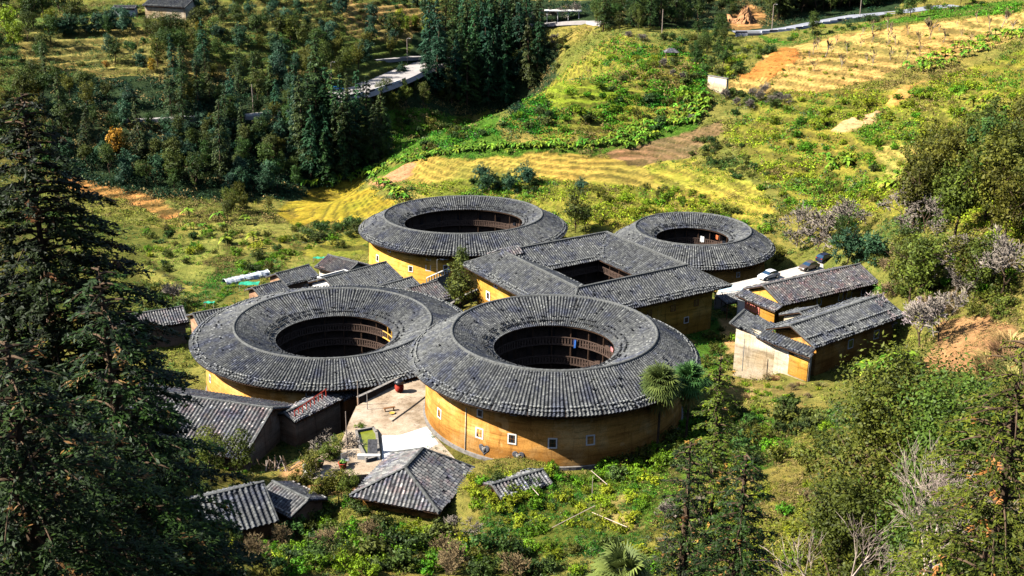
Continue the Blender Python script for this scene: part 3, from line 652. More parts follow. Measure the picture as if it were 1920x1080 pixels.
for z in (3., 5.7):
    g = MB()
    for k in range(4):
        a = rad(90 * k); g.box((math.cos(a) * 6.3, math.sin(a) * 6.3, z), (1.5, 14.1 if k % 2 else 11.1, .18), a)
    g = g.build('gallery', M_GALLERY, SQ); r = MB()
    for k in range(4):
        a = rad(90 * k); c_, s_ = math.cos(a), math.sin(a); r.box((c_ * 5.55, s_ * 5.55, z + 1.0), (.1, 11.0 if k % 2 else 10.8, .1), a)
        for i in range(26): u = -5.4 + i * .432; r.box((c_ * 5.55 - s_ * u, s_ * 5.55 + c_ * u, z + .5), (.05, .2, .9), a)
    r.build('railing', M_GALLERY, g)
for k in range(4):
    a = rad(90 * k); c_, s_ = math.cos(a), math.sin(a)
    for i in range(4): u = -5.45 + i * 2.7; MB().tube([(c_ * 5.7 - s_ * u, s_ * 5.7 + c_ * u, 0), (c_ * 5.7 - s_ * u, s_ * 5.7 + c_ * u, 8.0)], .13, 6).build('post', M_WOOD, SQ)
for u, z, s_ in ((10.7, 3.1, 1.3), (8.2, 5.9, 1.1), (4., 3.1, 1.2), (-3, 3.1, 1.2)): window(SQ, (-w_ - .02, u, z), math.pi, .62 * s_, .85 * s_, .2 * s_)
for u in (-10, -5.5, 1, 6, 11): window(SQ, (u, -w_ - .02, 4.9), -math.pi / 2, .9, 1.0, .1, frame_mat=M_WOODM)
for u in (-8, 3.5, 9): window(SQ, (u, -w_ - .02, 2.2), -math.pi / 2, .8, .9, .12)
# small raised gable over the rear-left wing
gx, gy = -RI, RI
pr = [plane_roof([(gx - .2, gy + .2, HR + .5), (gx + 3.4, gy + .2, HR + .5), (gx + 3.4, gy - 1.6, HR - .4), (gx - 1.6, gy - 1.6, HR - .4)], (1, 0), .5, .5, rg),
      plane_roof([(gx - .2, gy + .2, HR + .5), (gx + 3.4, gy + .2, HR + .5), (gx + 3.4, gy + 3.6, HR - 1.3), (gx - 1.2, gy + 3.6, HR - 1.3)], (1, 0), .5, .5, rg)]
V, Q, T = merge(pr); obj('gatehouse_roof', np_mesh('gatehouse_roof', V, Q, M_TILE_PALE, attr=T), SQ)

# ------------------------------------------------------------------ gabled houses
def gable_house(label, x, y, ang, L, W, zr, sl, zg, wall, tile=M_TILE, ov=.8, oe=.5, wins=(), pitch=.46, course=.3, skirt=None, rng=None, zback=None, wall_label=None, lines=((.9, .6, .8),)):
    rng = rng or R_(int(abs(x * 7 + y * 3))); h = thing('tiled_house', label, 'house', (x, y, zg), ang); H = zr - zg
    ze = H - W / 2 * sl; r0, r1 = (-L / 2, 0, H), (L / 2, 0, H)
    P = [plane_roof([r0, r1, (L / 2, -W / 2, ze), (-L / 2, -W / 2, ze)], (1, 0), pitch, course, rng, lines),
         plane_roof([r0, r1, (L / 2, W / 2, ze), (-L / 2, W / 2, ze)], (1, 0), pitch, course, rng, lines)]
    V, Q, T = merge(P); obj('roof', np_mesh('roof', V, Q, tile, attr=T), h)
    s = MB(); slab(s, [r0, r1, (L / 2, -W / 2, ze), (-L / 2, -W / 2, ze)]); slab(s, [r0, r1, (L / 2, W / 2, ze), (-L / 2, W / 2, ze)])
    s.build('eaves', M_WOOD, h); rb = MB(); ridge_bar(rb, r0, r1, .36, .36, sag=.06); rb.build('ridge_cap', M_RIDGE, h)
    for e in (-1, 1):
        v = MB(); ridge_bar(v, (e * (L / 2 - .1), 0, H), (e * (L / 2 - .1), -W / 2, ze), .22, .18, up=.1); v.build('verge_cap', M_RIDGE, h)
    hl, hw = L / 2 - oe, W / 2 - ov; zw = ze + ov * sl - .25
    m_ = MB(); b = -2.
    m_.add([(-hl, -hw, b), (hl, -hw, b), (hl, hw, b), (-hl, hw, b), (-hl, -hw, zw), (hl, -hw, zw), (hl, hw, zw), (-hl, hw, zw), (-hl, 0, H - .25), (hl, 0, H - .25)],
           [(0, 1, 5, 4), (2, 3, 7, 6), (1, 2, 6, 9, 5), (3, 0, 4, 8, 7), (4, 5, 9, 8), (6, 7, 8, 9), (0, 3, 2, 1)])
    w_ = m_.build('wall', wall, h)
    if wall_label: w_['label'] = wall_label
    for f, u, z, sx, sz in wins:
        if f == 'f': window(h, (u, -hw - .02, z), -math.pi / 2, sx, sz, .12, bars=False)
        if f == 'l': window(h, (-hl - .02, u, z), math.pi, sx, sz, .12, bars=False)
        if f == 'b': window(h, (u, hw + .02, z), math.pi / 2, sx, sz, .12, bars=False)
        if f == 'd': 
            d = MB().box((u, -hw - .03, sz / 2), (sx, .1, sz)).build('door', M_WOODM, h); MB().box((u + sx * .35, -hw - .1, sz / 2), (.06, .06, .2)).build('handle', M_METAL, d)
    return h
def lean_roof(parent, poly, eave, name='porch_roof', tile=M_TILE, pitch=.5, rng=None):
    V, Q, T = plane_roof(poly, eave, pitch, .3, rng or R_(9), [(.88, .6, .8)])
    o = obj(name, np_mesh(name, V, Q, tile, attr=T), parent); s = MB(); slab(s, poly, .12); s.build('eaves', M_WOOD, o); return o
# upper long house with the sign
A1 = rad(31.6)
H1 = gable_house('long tiled house with a yellow gable and red signboard, below the parked cars', 52.35, 193.5, A1, 23.3, 9.8, 6.5, .42, .9, M_EARTH2, M_TILE_RED, 1.0, .6,
   wins=[('f', 5.2, 2.2, 1.1, 1.3), ('f', 3.2, 2.2, .9, 1.3), ('f', -2, 2.2, .9, 1.2), ('f', 8.8, 2.2, .9, 1.2)], pitch=.52)
lean_roof(H1, [(-11.4, 4.9, 3.55), (-11.4, -4.9, 3.55), (-13.3, -4.9, 2.75), (-13.3, 4.9, 2.75)], (0, 1), tile=M_TILE_PALE)
MB().box((-12.6, -1.4, .2), (.3, 6.0, 4.6)).build('end_wall', M_EARTH2, H1)
MB().box((-12.6, 3.1, .2), (.32, 3.0, 4.6)).build('end_wall', M_WHITE, H1)
SG = MB().box((-12.84, .9, 1.55), (.08, 3.6, 1.25)).build('signboard', simple('sign_pink_red', (.50, .16, .12), .7, .15, 2), H1)
SG['label'] = 'faded red signboard with orange writing'
LT = MB(); rl = random.Random(4)
for i in range(5):                                                    # blurred orange characters, as strokes
    cy_s = .9 + 1.2 - i * .6
    for k in range(3): LT.box((-12.9, cy_s, 1.55 + (k - 1) * .2), (.03, .36 - .08 * (k % 2), .06))
    LT.box((-12.905, cy_s + rl.uniform(-.08, .08), 1.55), (.03, .06, .58))
LT.build('lettering', simple('orange_letters', (.75, .30, .04), .7, .1), SG)
# front right house
A2 = rad(38.)
H2 = gable_house('cream and yellow walled house on the right, roof end under blossom branches', 48.5, 163.84, A2, 21.6, 9.3, 11, .42, 4.0, M_EARTH, M_TILE, .9, 1.6,
   wins=[('f', -1.2, 3.1, 1.0, 1.2), ('f', 5, 3.1, 1.0, 1.2)], pitch=.5, lines=((.62, .8, .85), (.93, .8, .85)))
lean_roof(H2, [(-10.6, 4.65, 5.0), (-10.6, -4.65, 5.0), (-12.5, -5.2, 4.15), (-12.5, 4.65, 4.15)], (0, 1), 'end_skirt_roof')
MB().box((-11.2, -.2, 1.), (.5, 8.4, 6.4)).build('end_wall', M_PLASTER, H2)
MB().box((-11.42, -2.6, 1.6), (.3, 3.4, 3.1)).build('bare_earth_patch', M_EARTH2, H2)
window(H2, (-11.50, -1.3, 3.35), math.pi, 1.1, 1.3, .16, bars=False)
W2 = thing('tiled_house', 'short tiled bay with bright plastered end wall at the left of the cream house', 'house', (0, 0, 4.0))
wq = [atz(1369, 607, 9.6), atz(1396, 582, 9.6), atz(1456, 610, 7.7), atz(1434, 638, 7.7)]; wq = [(x, y, z - 4) for x, y, z in wq]
lean_roof(W2, wq, (wq[1][0] - wq[0][0], wq[1][1] - wq[0][1]), 'roof', pitch=.5, rng=R_(12)); mb = MB(); ridge_bar(mb, wq[0], wq[1], .35, .3); mb.build('ridge_cap', M_RIDGE, W2)
wf = [(wq[0][0] + .9, wq[0][1] - .2), (38.9, 157.9)]; wd_ = Vector((math.cos(A2), math.sin(A2), 0)) * 2.4
q = [Vector((wf[0][0], wf[0][1], 0)), Vector((wf[1][0], wf[1][1], 0))]; q += [q[1] + wd_, q[0] + wd_]; mb = MB()
mb.add([(p.x, p.y, -5) for p in q] + [(p.x, p.y, t_) for p, t_ in zip(q, (4.9, 3.1, 3.1, 4.9))], [(0, 1, 5, 4), (1, 2, 6, 5), (2, 3, 7, 6), (3, 0, 4, 7), (4, 5, 6, 7)]); mb.build('wall', M_PLASTER, W2)
# small roof between the two
H3 = gable_house('small tiled shed squeezed between the two long houses on the right', 47.5, 176.0, A2, 4.6, 8.0, 6.6, .42, 2.2, M_PLASTER, M_TILE, .7, .5, pitch=.5, rng=R_(13))
# houses behind the left round house
gable_house('dark roofed house with a brown eaves wall, second from the left in the rear row', -42.2, 213.5, rad(46), 7.8, 7.0, 0, .45, -5.2, M_PINKWALL, wins=[('f', 1, 2., .8, 1.)], rng=R_(14))
gable_house('low house with a pinkish end wall at the left of the rear row', -45.9, 207.6, rad(43), 6.4, 6.2, -1, .42, -5.2, M_PINKWALL, rng=R_(15))
gable_house('house with a pale ridge and worn brown tiles, below the oval house', -33.3, 219.5, rad(-38), 8.5, 7.6, .2, .42, -6, M_PLASTER, M_TILE_RED, rng=R_(16))
gable_house('large dark tiled house between the left round house and the oval house', -29.6, 210.5, rad(43.5), 14.5, 11.0, 1.0, .4, -6, M_WHITE, wins=[('l', 0, 3, .8, 1)], rng=R_(17))
gable_house('tiled outbuilding on the right of the large dark roof, with straight pale tile rows', *atz(722, 534, 2.4)[:2], rad(43.5), 12.5, 8.0, 2.4, .4, -5, M_PLASTER, rng=R_(18))
gable_house('reddish brown roofed shed left of the round evergreen tree', *atz(793, 534, 2.6)[:2], rad(40), 6.4, 9.0, 2.6, .42, -4, M_EARTH, M_TILE_RED, rng=R_(19))
tb = thing('roof_terrace', 'white walled roof terrace box standing before the large dark roof', 'terrace', (*atz(633, 522, -1.2)[:2], -4), rad(43.5))
mb = MB()
for x, y, sx, sy in ((0, -2, 6.4, .25), (0, 2, 6.4, .25), (-3.1, 0, .25, 3.75), (3.1, 0, .25, 3.75)): mb.box((x, y, 1.6), (sx, sy, 3.6))
mb.build('parapet', M_WHITE, tb); MB().box((0, 0, 2.3), (5.9, 3.7, .12)).build('deck', M_PINKWALL, tb)
gable_house('dark tiled roof sticking out at the left edge of the round house with new timber', -48.6, 188.2, rad(33), 12.5, 7.5, 1.6, .42, -5, M_PINKWALL, rng=R_(20))
sh = gable_house('shaded small house half hidden behind the big foreground conifer', *atz(292, 583, -.5)[:2], rad(28), 9.5, 7.5, -.5, .42, -6, M_PINKWALL, M_TILE_PALE, rng=R_(21))
gable_house('tiled shed under the dark conifer at the left edge of the village', *atz(235, 600, -1.5)[:2], rad(28), 7.5, 7.5, -1.5, .42, -6, M_PINKWALL, rng=R_(22))
# big house bottom left
HI = gable_house('big old house with pink flecked tile roof, in front of the left round house', -43.6, 144.6, rad(-17), 25.5, 16.6, 5, .40, -2.2, M_PINKWALL, M_TILE_PALE, 1.2, .8,
   wins=[('f', 5, 1.8, 1., 1.4), ('d', 8.3, 1.8, 1.1, 2.1), ('f', 1, 1.8, 1., 1.4)], pitch=.55, rng=R_(23), lines=())
gable_house('narrow shed with a sloping wall in the shade behind the big old house', -27.8, 146.6, rad(55), 9.5, 4.2, 3.4, .35, -1.6, M_PINKWALL, M_TILE_PALE, .4, .4, rng=R_(24))
gable_house('single sloped roof stub beside the long red panel', -23.2, 151.6, rad(50), 4.0, 3.0, 2.8, .3, -.5, M_WOODM, M_TILE_PALE, .3, .3, rng=R_(25))
gable_house('coarse tiled roof in the bottom left foreground, creepers growing on it', -31.6, 115.3, rad(29), 8.7, 9.6, 7, .5, 2.4, M_WOODM, M_TILE, .7, .5, pitch=.6, course=.42, rng=R_(26), lines=())
gable_house('low shaded roof joined to the coarse foreground roof', *atz(545, 925, 4.6)[:2], rad(-40), 6.5, 5.6, 4.9, .4, 2.2, M_PINKWALL, M_TILE_PALE, .6, .4, rng=R_(27))
# hipped pavilion
pa = [atz(793, 842, 8.2), atz(760, 878, 8.2)]
HP = thing('hipped_house', 'hipped tiled roof in front of the pale yard, lichen grey with raised hip lines', 'house', (0, 0, 0), 0)
rA, rB = pa; cL, cR = atz(663, 926, 5.3), atz(890, 884, 5.3)
dv = Vector((rA[0] - rB[0], rA[1] - rB[1], 0)).normalized()            # along the ridge, away from the camera
mid = ((rA[0] + rB[0]) / 2, (rA[1] + rB[1]) / 2); hl = math.hypot(rA[0] - rB[0], rA[1] - rB[1]) / 2; sd = Vector((dv.y, -dv.x, 0))
def PL(u, w, z): return (mid[0] + dv.x * u + sd.x * w, mid[1] + dv.y * u + sd.y * w, z)
hw = 5.5; ro = hl + 2.7; zz_ = 5.3
rA, rB = PL(hl, 0, 8.2), PL(-hl, 0, 8.2); Q4 = [PL(-ro - .6, -hw, zz_), PL(-ro - .6, hw, zz_), PL(ro, hw, zz_), PL(ro, -hw, zz_)]
faces = [([rB, Q4[0], Q4[1]], sd), ([rA, rB, Q4[1], Q4[2]], dv), ([rA, Q4[2], Q4[3]], sd), ([rA, rB, Q4[0], Q4[3]], dv)]
prt = [plane_roof(f, e, .5, .5, R_(30)) for f, e in faces]; V, Q, T = merge(prt); obj('roof', np_mesh('roof', V, Q, M_TILE_PALE, attr=T), HP)
s = MB(); [slab(s, f) for f, e in faces]; s.build('eaves', M_WOOD, HP)
mb = MB(); ridge_bar(mb, rA, rB, .4, .4); mb.build('ridge_cap', M_RIDGE, HP)
for a_, b_ in ((rB, Q4[0]), (rB, Q4[1]), (rA, Q4[2]), (rA, Q4[3])): mb = MB(); ridge_bar(mb, a_, b_, .34, .34); mb.build('hip_cap', M_RIDGE, HP)
mb = MB(); mb.prism([PL(-ro + .9, -hw + .9, 0), PL(-ro + .9, hw - .9, 0), PL(ro - .9, hw - .9, 0), PL(ro - .9, -hw + .9, 0)], 2, 5.3); mb.build('wall', M_EARTH, HP)
gable_house('little tiled shed against the foot of the nearest round house wall', .8, 119.6, rad(32), 7.0, 4.2, 6.7, .4, 3.6, M_WOODM, M_TILE_PALE, .4, .4, rng=R_(31))

# ------------------------------------------------------------------ yard, walls, small things
def drape(name, poly_px, z, mat, label, kind='structure', th=.12, up=.02):
    P = [atz(px, py, z) for px, py in poly_px]
    mb = MB(); mb.prism([(p[0], p[1]) for p in P], z - .8, z + up); o = mb.build(name, mat); tag(o, label, kind=kind); return o
M_YARD = earth_material('yard_paving', (.40, .31, .22), (.52, .44, .35), (.28, .20, .13), .15); M_SLAB = simple('bright_concrete', (.66, .65, .64), .9, .12, .6)
drape('yard', [(668, 762), (775, 703), (800, 715), (800, 800), (860, 868), (800, 880), (560, 900), (590, 860), (640, 830), (655, 790)], 3.62, M_YARD, 'pale earthen yard between the round houses')
drape('pavement', [(716, 817), (750, 816), (800, 800), (822, 832), (790, 850), (717, 882)], 3.64, M_SLAB, 'bright concrete slab in the yard')
def wall_strip(name, pxs, zb, h, t, mat, label, cat, cap=None):
    o = thing(name, label, cat, atz(*pxs[0], zb)); P = [Vector(atz(*p, zb)) - o.location for p in pxs]; mb = MB(); cb = MB()
    for a_, b_ in zip(P[:-1], P[1:]):
        d = b_ - a_; az = math.atan2(d.y, d.x); c = (a_ + b_) / 2; mb.box((c.x, c.y, h / 2), (d.length, t, h), az); cb.box((c.x, c.y, h + .06), (d.length + .1, t + .12, .12), az)
    mb.build('wall', mat, o); cb.build('coping', cap or M_STONE, o); return o
wall_strip('parapet_wall', [(672, 775), (700, 762), (740, 742), (776, 720)], 2.0, 2.4, .35, M_PINKWALL, 'low brown parapet wall between the yard and the left round house', 'wall')
wall_strip('parapet_wall', [(842, 590), (870, 572), (897, 560)], -1.4, 1.8, .4, M_PINKWALL, 'brown boundary wall running up to the yellow corner of the square house', 'wall')
wall_strip('terrace_wall', [(1345, 528), (1385, 519), (1425, 508)], -1.2, .7, .3, M_WOODM, 'rusty fence wall along the lane under the smallest round house', 'wall')
# stair with white balusters
st = thing('balustrade', 'white balustrade of a stair between the oval house and the round evergreen', 'balustrade', atz(800, 530, -4.5))
a_, b_ = Vector(atz(800, 530, -4.5)) - st.location, Vector(atz(843, 511, -3)) - st.location; mb = MB(); rl_ = MB()
for k in range(10): p = a_.lerp(b_, k / 9); mb.box((p.x, p.y, p.z + .45), (.2, .2, .9))
mb.build('balusters', M_WHITE, st); sb_ = MB(); d_ = b_ - a_; sb_.add([tuple(a_ + Vector((0, 0, -6))), tuple(b_ + Vector((0, 0, -6))), tuple(b_), tuple(a_)] + [tuple(p + Vector((.6, 1.6, 0))) for p in (a_ + Vector((0, 0, -6)), b_ + Vector((0, 0, -6)), b_, a_)], [(0, 1, 2, 3), (4, 7, 6, 5), (3, 2, 6, 7), (0, 4, 5, 1), (0, 3, 7, 4), (1, 5, 6, 2)]); sb_.build('stair', M_STONE, st); rl_.tube([a_ + Vector((0, 0, 1)), b_ + Vector((0, 0, 1))], .14, 4); rl_.build('handrail', M_WHITE, st)
# pond garden
pz = 3.66; gp = thing('garden_pond', 'green pond in a stone kerb with a dark panel at its foot', 'pond', atz(692, 830, pz)); ol = gp.location
ring = [Vector(atz(px, py, pz)) - ol for px, py in ((668, 812), (700, 806), (706, 815), (711, 860), (688, 866), (684, 858), (674, 838))]
mb = MB(); mb.prism([(p.x, p.y) for p in ring], -.3, .12); mb.build('water', simple('green_pond_water', (.18, .20, .02), .25, .25, 2, .5), gp)
mb = MB(); cl = ring + [ring[0]]
for p, q in zip(cl[:-1], cl[1:]):
    d = q - p; c = (p + q) / 2; mb.box((c.x, c.y, .2), (d.length + .2, .3, .5), math.atan2(d.y, d.x))
mb.build('kerb', M_STONE, gp); p = Vector(atz(697, 858, pz)) - ol
MB().box((p.x, p.y + 1.0, .9), (1.2, .1, 2.0), 0, (-.5, 0)).build('panel', M_STONED, gp); MB().box((p.x - .3, p.y - .3, .25), (2.8, .5, .6)).build('plinth', M_WHITE, gp)
def pole(px, py, z, h, label, lamp=False, mat=M_METAL, r=.07):
    o = thing('street_lamp' if lamp else 'pole', label, 'lamp' if lamp else 'pole', atz(px, py, z) if z is not None else G(px, py)); MB().tube([(0, 0, -.5), (0, 0, h)], [r, r * .7], 6).build('post', mat, o)
    if lamp: MB().tube([(0, 0, h), (.5, 0, h + .25), (.9, 0, h + .2)], r * .6, 5).build('arm', mat, o); MB().box((1.0, 0, h + .12), (.6, .25, .14)).build('lamp_head', M_WHITE, o)
    return o
pole(651, 842, 3.6, 5.2, 'thin wooden pole beside the dark bare tree at the yard edge', mat=M_TRUNKP); pole(672, 760, 3.6, 3.6, 'leaning timber post at the corner of the brown parapet', mat=M_TRUNKP)
pole(689, 768, 3.6, 2.6, 'short grey post at the end of the yard parapet'); pole(820, 527, -4.3, 4.4, 'slim lamp post on the white stair', True)
pole(1392, 690, 4.0, 4.6, 'grey pole with a meter box before the bright plastered wall'); pole(1261, 600, -.4, 4.5, 'wooden pole in the bed before the square house', mat=M_TRUNKP)
lan = thing('stone_lantern_bin', 'red and black round bin standing by the parapet in the yard', 'bin', atz(749, 735, 3.62)); lan.name = 'round_bin'
MB().lathe([(.35, 0), (.6, .35), (.65, .9), (.5, 1.3)], 14).build('body', M_RED, lan, True); MB().lathe([(.5, 1.3), (.75, 1.4), (.6, 1.7), (.05, 1.95)], 14).build('lid', M_DARK, lan, True)
# chair, bench and tools
def plastic_chair(px, py, label, mat):
    o = thing('plastic_chair', label, 'chair', atz(px, py, 3.62)); o.rotation_euler = (0, 0, .6); o.scale = (1.5, 1.5, 1.5)
    MB().box((0, 0, .45), (.5, .5, .05)).build('seat', mat, o); MB().box((0, .24, .75), (.5, .05, .5)).build('backrest', mat, o)
    for i in (-1, 1):
        for j in (-1, 1): MB().tube([(i * .22, j * .22, 0), (i * .2, j * .2, .43)], .03, 5).build('leg', mat, o)
        MB().box((i * .24, 0, .62), (.04, .45, .04)).build('armrest', mat, o)
plastic_chair(577, 893, 'white plastic chair at the edge of the brown yard', M_WHITE)
plastic_chair(648, 872, 'blue grey chair next to the red pot by the pond', M_METAL)
def pot(px, py, z, label, mat, s=1.):
    o = thing('plant_pot', label, 'pot', atz(px, py, z)); o.scale = (s, s, s)
    MB().lathe([(.25, 0), (.38, .5), (.42, .55), (.34, .55), (.3, .45)], 14).build('pot', mat, o, True); mb = MB()
    for k in range(14): a = k * 2.4; mb.box((math.cos(a) * .2, math.sin(a) * .2, .65 + .05 * (k % 4)), (.3, .12, .02), a, (.3, .5))
    mb.build('plant', simple('pot_leaves', (.10, .22, .03), .7, .3, 4), o)
pot(643, 878, 3.62, 'orange red pot beside the grey chair', M_RED, 1.4); pot(600, 876, 3.62, 'pinkish round pot lying in the yard', M_PINKWALL, 1.3); pot(838, 580, -1, 'red pot on the boundary wall by the round evergreen', M_RED, 1.6)
for px, py, lb in ((812, 742, 'small wicker basket at the foot of the near wall'), (735, 775, 'round drying basket on the yard'), (703, 895, 'round basket near the hipped roof')):
    o = thing('basket', lb, 'basket', atz(px, py, 3.66)); o.scale = (.6, .6, .6); MB().lathe([(.01, .02), (.55, .02), (.7, .22), (.74, .22), (.6, 0)], 18).build('bowl', M_TWIGY, o, True); MB().lathe([(.01, .1), (.4, .08), (.6, .1)], 12).build('drying_crop', M_YWOOD, o, True)
bn = thing('bench', 'low dark wooden bench in the middle of the yard', 'bench', atz(730, 770, 3.66), .4); MB().box((0, 0, .45), (1.6, .4, .08)).build('seat', M_WOODM, bn)
for i in (-1, 1): MB().box((i * .6, 0, .2), (.08, .35, .42)).build('leg', M_WOODM, bn)
dl = [Vector(atz(px, py, 3.68)) for px, py in ((735, 790), (770, 765), (800, 742))]; mb = MB(); mb.tube([tuple(p) for p in dl], .12, 4); tag(mb.build('drain_kerb', M_STONE), 'thin stone kerb line crossing the yard', 'kerb')
# red lattice panel
pn = thing('lattice_panel', 'long red lattice panel leaning over the shed', 'panel', atz(583, 768, 3)); pn.rotation_euler = (0, 0, rad(50)); mb = MB()
for k in range(9): mb.box((-2.8 + k * .7, 0, .3 + k * .16), (.1, .08, 1.1))
mb.build('slats', M_RED, pn); MB().tube([(-2.9, 0, .8), (2.9, 0, 2.1)], .09, 4).build('rail', M_RED, pn)
# log pile
lg = thing('log_pile', 'leaning pile of cut branches beside the big old house', 'log pile', atz(515, 880, 2.2)); rr = random.Random(2)
for k in range(26):
    a = rr.uniform(-1.3, 1.3); x = rr.uniform(-2.0, 2.0); L_ = rr.uniform(1.2, 2.6); MB().tube([(x, -.5, 0), (x + math.sin(a) * L_, .6, .2 + math.cos(a) * L_ * .6)], .05, 4).build('log', M_TRUNK if k % 3 else M_TRUNKP, lg)
# washing
def cloth(px, py, z, label, mat, w=.9, h=1.1, az=.5):
    n = 8; vs = []; 
    for i in range(n + 1):
        for j in range(5): vs.append((w * (i / n - .5), .06 * math.sin(i * 1.7 + j * .5), -h * j / 4 * (1 - .05 * math.sin(i))))
    fs = [(i * 5 + j, i * 5 + j + 1, (i + 1) * 5 + j + 1, (i + 1) * 5 + j) for i in range(n) for j in range(4)]
    mb = MB(); mb.add(vs, fs); mb.add([(v[0], v[1] + .02, v[2]) for v in vs], fs); o = mb.build('hanging_cloth', mat); o.location = atz(px, py, z); o.rotation_euler = (0, 0, az); tag(o, label, 'washing')
cloth(540, 545, -1.6, 'red cloth drying behind the left round house', M_RED, 2.2, 1.3); cloth(524, 548, -1.6, 'pink cloth drying left of the red one', simple('pink_cloth', (.6, .2, .3)), 1.6, 1.4)
cloth(1077, 636, 10.6, 'blue shirt hung on the near gallery railing', M_BLUE, .8, 1.3, 2.2); cloth(1148, 652, 10.5, 'pink cloth at the right end of the near gallery', simple('pink_cloth_bright', (.7, .25, .25)), .9, .9, 1.8)
cloth(1317, 443, 4., 'white shirt on the railing of the smallest round house', M_WHITE, .9, 1.2, 2.4); cloth(1345, 441, 3.8, 'orange cloth on the railing of the smallest round house', simple('orange_cloth', (.6, .15, .05)), .8, .9, 2.)
# poly tunnel and tarps
pt_ = thing('polytunnel', 'crumpled white plastic tunnel over a vegetable bed', 'polytunnel', G(462, 525)); az = math.radians(40); mb = MB(); n = 16; vs = []
for i in range(n + 1):
    for j in range(9):
        a = math.pi * j / 8; r_ = 1.2 + .12 * rr.uniform(-1, 1); vs.append((-5 + 10 * i / n, r_ * math.cos(a), .1 + r_ * .9 * math.sin(a)))
mb.add(vs, [(i * 9 + j, i * 9 + j + 1, (i + 1) * 9 + j + 1, (i + 1) * 9 + j) for i in range(n) for j in range(8)]); mb.build('sheet', simple('plastic_sheet', (.50, .55, .60), .4, .4, 3, .5), pt_); pt_.rotation_euler = (0, 0, az)
hp = MB()
for i in range(6): hp.tube([(-5 + 2 * i, 1.32 * math.cos(a), .1 + 1.2 * math.sin(a)) for a in [math.pi * j / 8 for j in range(9)]], .04, 4)
hp.build('hoops', M_METAL, pt_)
M_TARP = simple('green_tarp', (.03, .34, .20), .6, .3, 2)
for px, py, s_, lb in ((598, 492, 1.6, 'small green tarp on poles behind the rear houses'), (468, 541, 2.6, 'green tarp strip over the bed beside the pinkish end wall'), (393, 577, 1.3, 'dark green sheet left of the vegetable terraces')):
    x, y, z = G(px, py); o = thing('tarp', lb, 'tarp', (x, y, z)); mb = MB(); vs = [(s_ * (i / 5 - .5) * 1.5, s_ * (j / 4 - .5) * .8, 1.1 + .1 * math.sin(i * 2 + j)) for i in range(6) for j in range(5)]
    fs = [(i * 5 + j, i * 5 + j + 1, (i + 1) * 5 + j + 1, (i + 1) * 5 + j) for i in range(5) for j in range(4)]; mb.add(vs, fs); mb.add([(a, b, c + .03) for a, b, c in vs], fs); mb.build('sheet', M_TARP, o)
    for i in (-1, 1):
        for j in (-1, 1): MB().tube([(i * s_ * .7, j * s_ * .36, -.3), (i * s_ * .7, j * s_ * .36, 1.1)], .05, 4).build('leg', M_TRUNKP, o)
# lane with cars
lane = MB(); Lp = [atz(*p, 1.2) for p in ((1340, 556), (1352, 536), (1425, 519), (1500, 499), (1560, 485), (1592, 492), (1575, 500), (1450, 532), (1400, 548))]
lane.prism([(p[0], p[1]) for p in Lp], -3, 1.22); tag(lane.build('lane', M_CONC), 'concrete lane behind the long tiled house', kind='structure')
def car(px, py, z, az, label, paint, suv=0, loc=None):
    o = thing('parked_car', label, 'car', loc or atz(px, py, z), az, None)
    h = .16 * suv
    prof = [(-2.2, .35), (-2.22, .75), (-2.1, .98 + h), (-1.5, 1.05 + h), (-.95 if not suv else -1.5, 1.10 + h), (0, 1.12 + h), (.9, 1.05 + h), (1.5, .95 + h * .6), (2.1, .8 + h * .5), (2.25, .55), (2.2, .32)]
    def loftp(pr, ws, z0=None):
        m = MB(); n = len(pr); vs = [(x, -w, zz) for (x, zz), w in zip(pr, ws)] + [(x, w, zz) for (x, zz), w in zip(pr, ws)]
        m.add(vs, [tuple(range(n)), tuple(range(n, 2 * n))[::-1]] + [(i, n + i, n + (i + 1) % n, (i + 1) % n) for i in range(n)]); return m
    bd = loftp(prof, [.82, .86, .88, .9, .9, .9, .9, .88, .82, .78, .8]).build('body', paint, o)
    bm = bd.modifiers.new('b', 'BEVEL'); bm.width = .07; bm.segments = 2
    rt = -1.9 if suv else -1.55
    cab = [(rt - .25, 1.0 + h), (rt + .25, 1.46 + h), (-.6, 1.52 + h), (.25, 1.47 + h), (1.0, 1.03 + h)]
    gl = loftp(cab, [.84, .66, .68, .66, .82]).build('windows', simple('car_glass', (.02, .05, .10), .08, .2, 2, .8), o)
    rf = loftp([(rt + .2, 1.44 + h), (rt + .3, 1.50 + h), (-.6, 1.57 + h), (.2, 1.51 + h), (.3, 1.44 + h)], [.67, .65, .67, .65, .67]).build('roof', paint, o)
    for i in (-1, 1):
        for x in (-1.35, 1.35):
            w = MB(); w.lathe([(.05, -.11), (.33, -.11), (.34, .11), (.05, .11)], 16); w.v = [(a, c, b) for a, b, c in w.v]; w = w.build('wheel', M_DARK, o); w.location = (x, i * .82, .34)
            r_ = MB(); r_.lathe([(.01, .02), (.2, .02), (.22, 0)], 12); r_.v = [(a, c * i, b) for a, b, c in r_.v]; r_ = r_.build('rim', M_METAL, w); r_.location = (0, i * .11, 0)
        MB().box((2.2, i * .6, .66 + h * .5), (.1, .34, .14)).build('headlight', M_WHITE, o); MB().box((-2.2, i * .65, .85 + h), (.08, .26, .16)).build('tail_light', M_RED, o)
    return o
def paint(n, c, met=0):
    m = simple(n, c, .3, .05, 1, .5, met); return m
car(1441, 522, 1.22, rad(215), 'white car parked on the lane by the smallest round house', paint('white_paint', (.75, .76, .78)))
car(1516, 505, 1.22, rad(215), 'grey brown car parked between the white car and the dark one', paint('bronze_paint', (.16, .12, .10), .4))
car(1549, 490, 1.22, rad(35), 'black blue estate car at the end of the lane under a dark tree', paint('navy_paint', (.015, .02, .045)), 1)
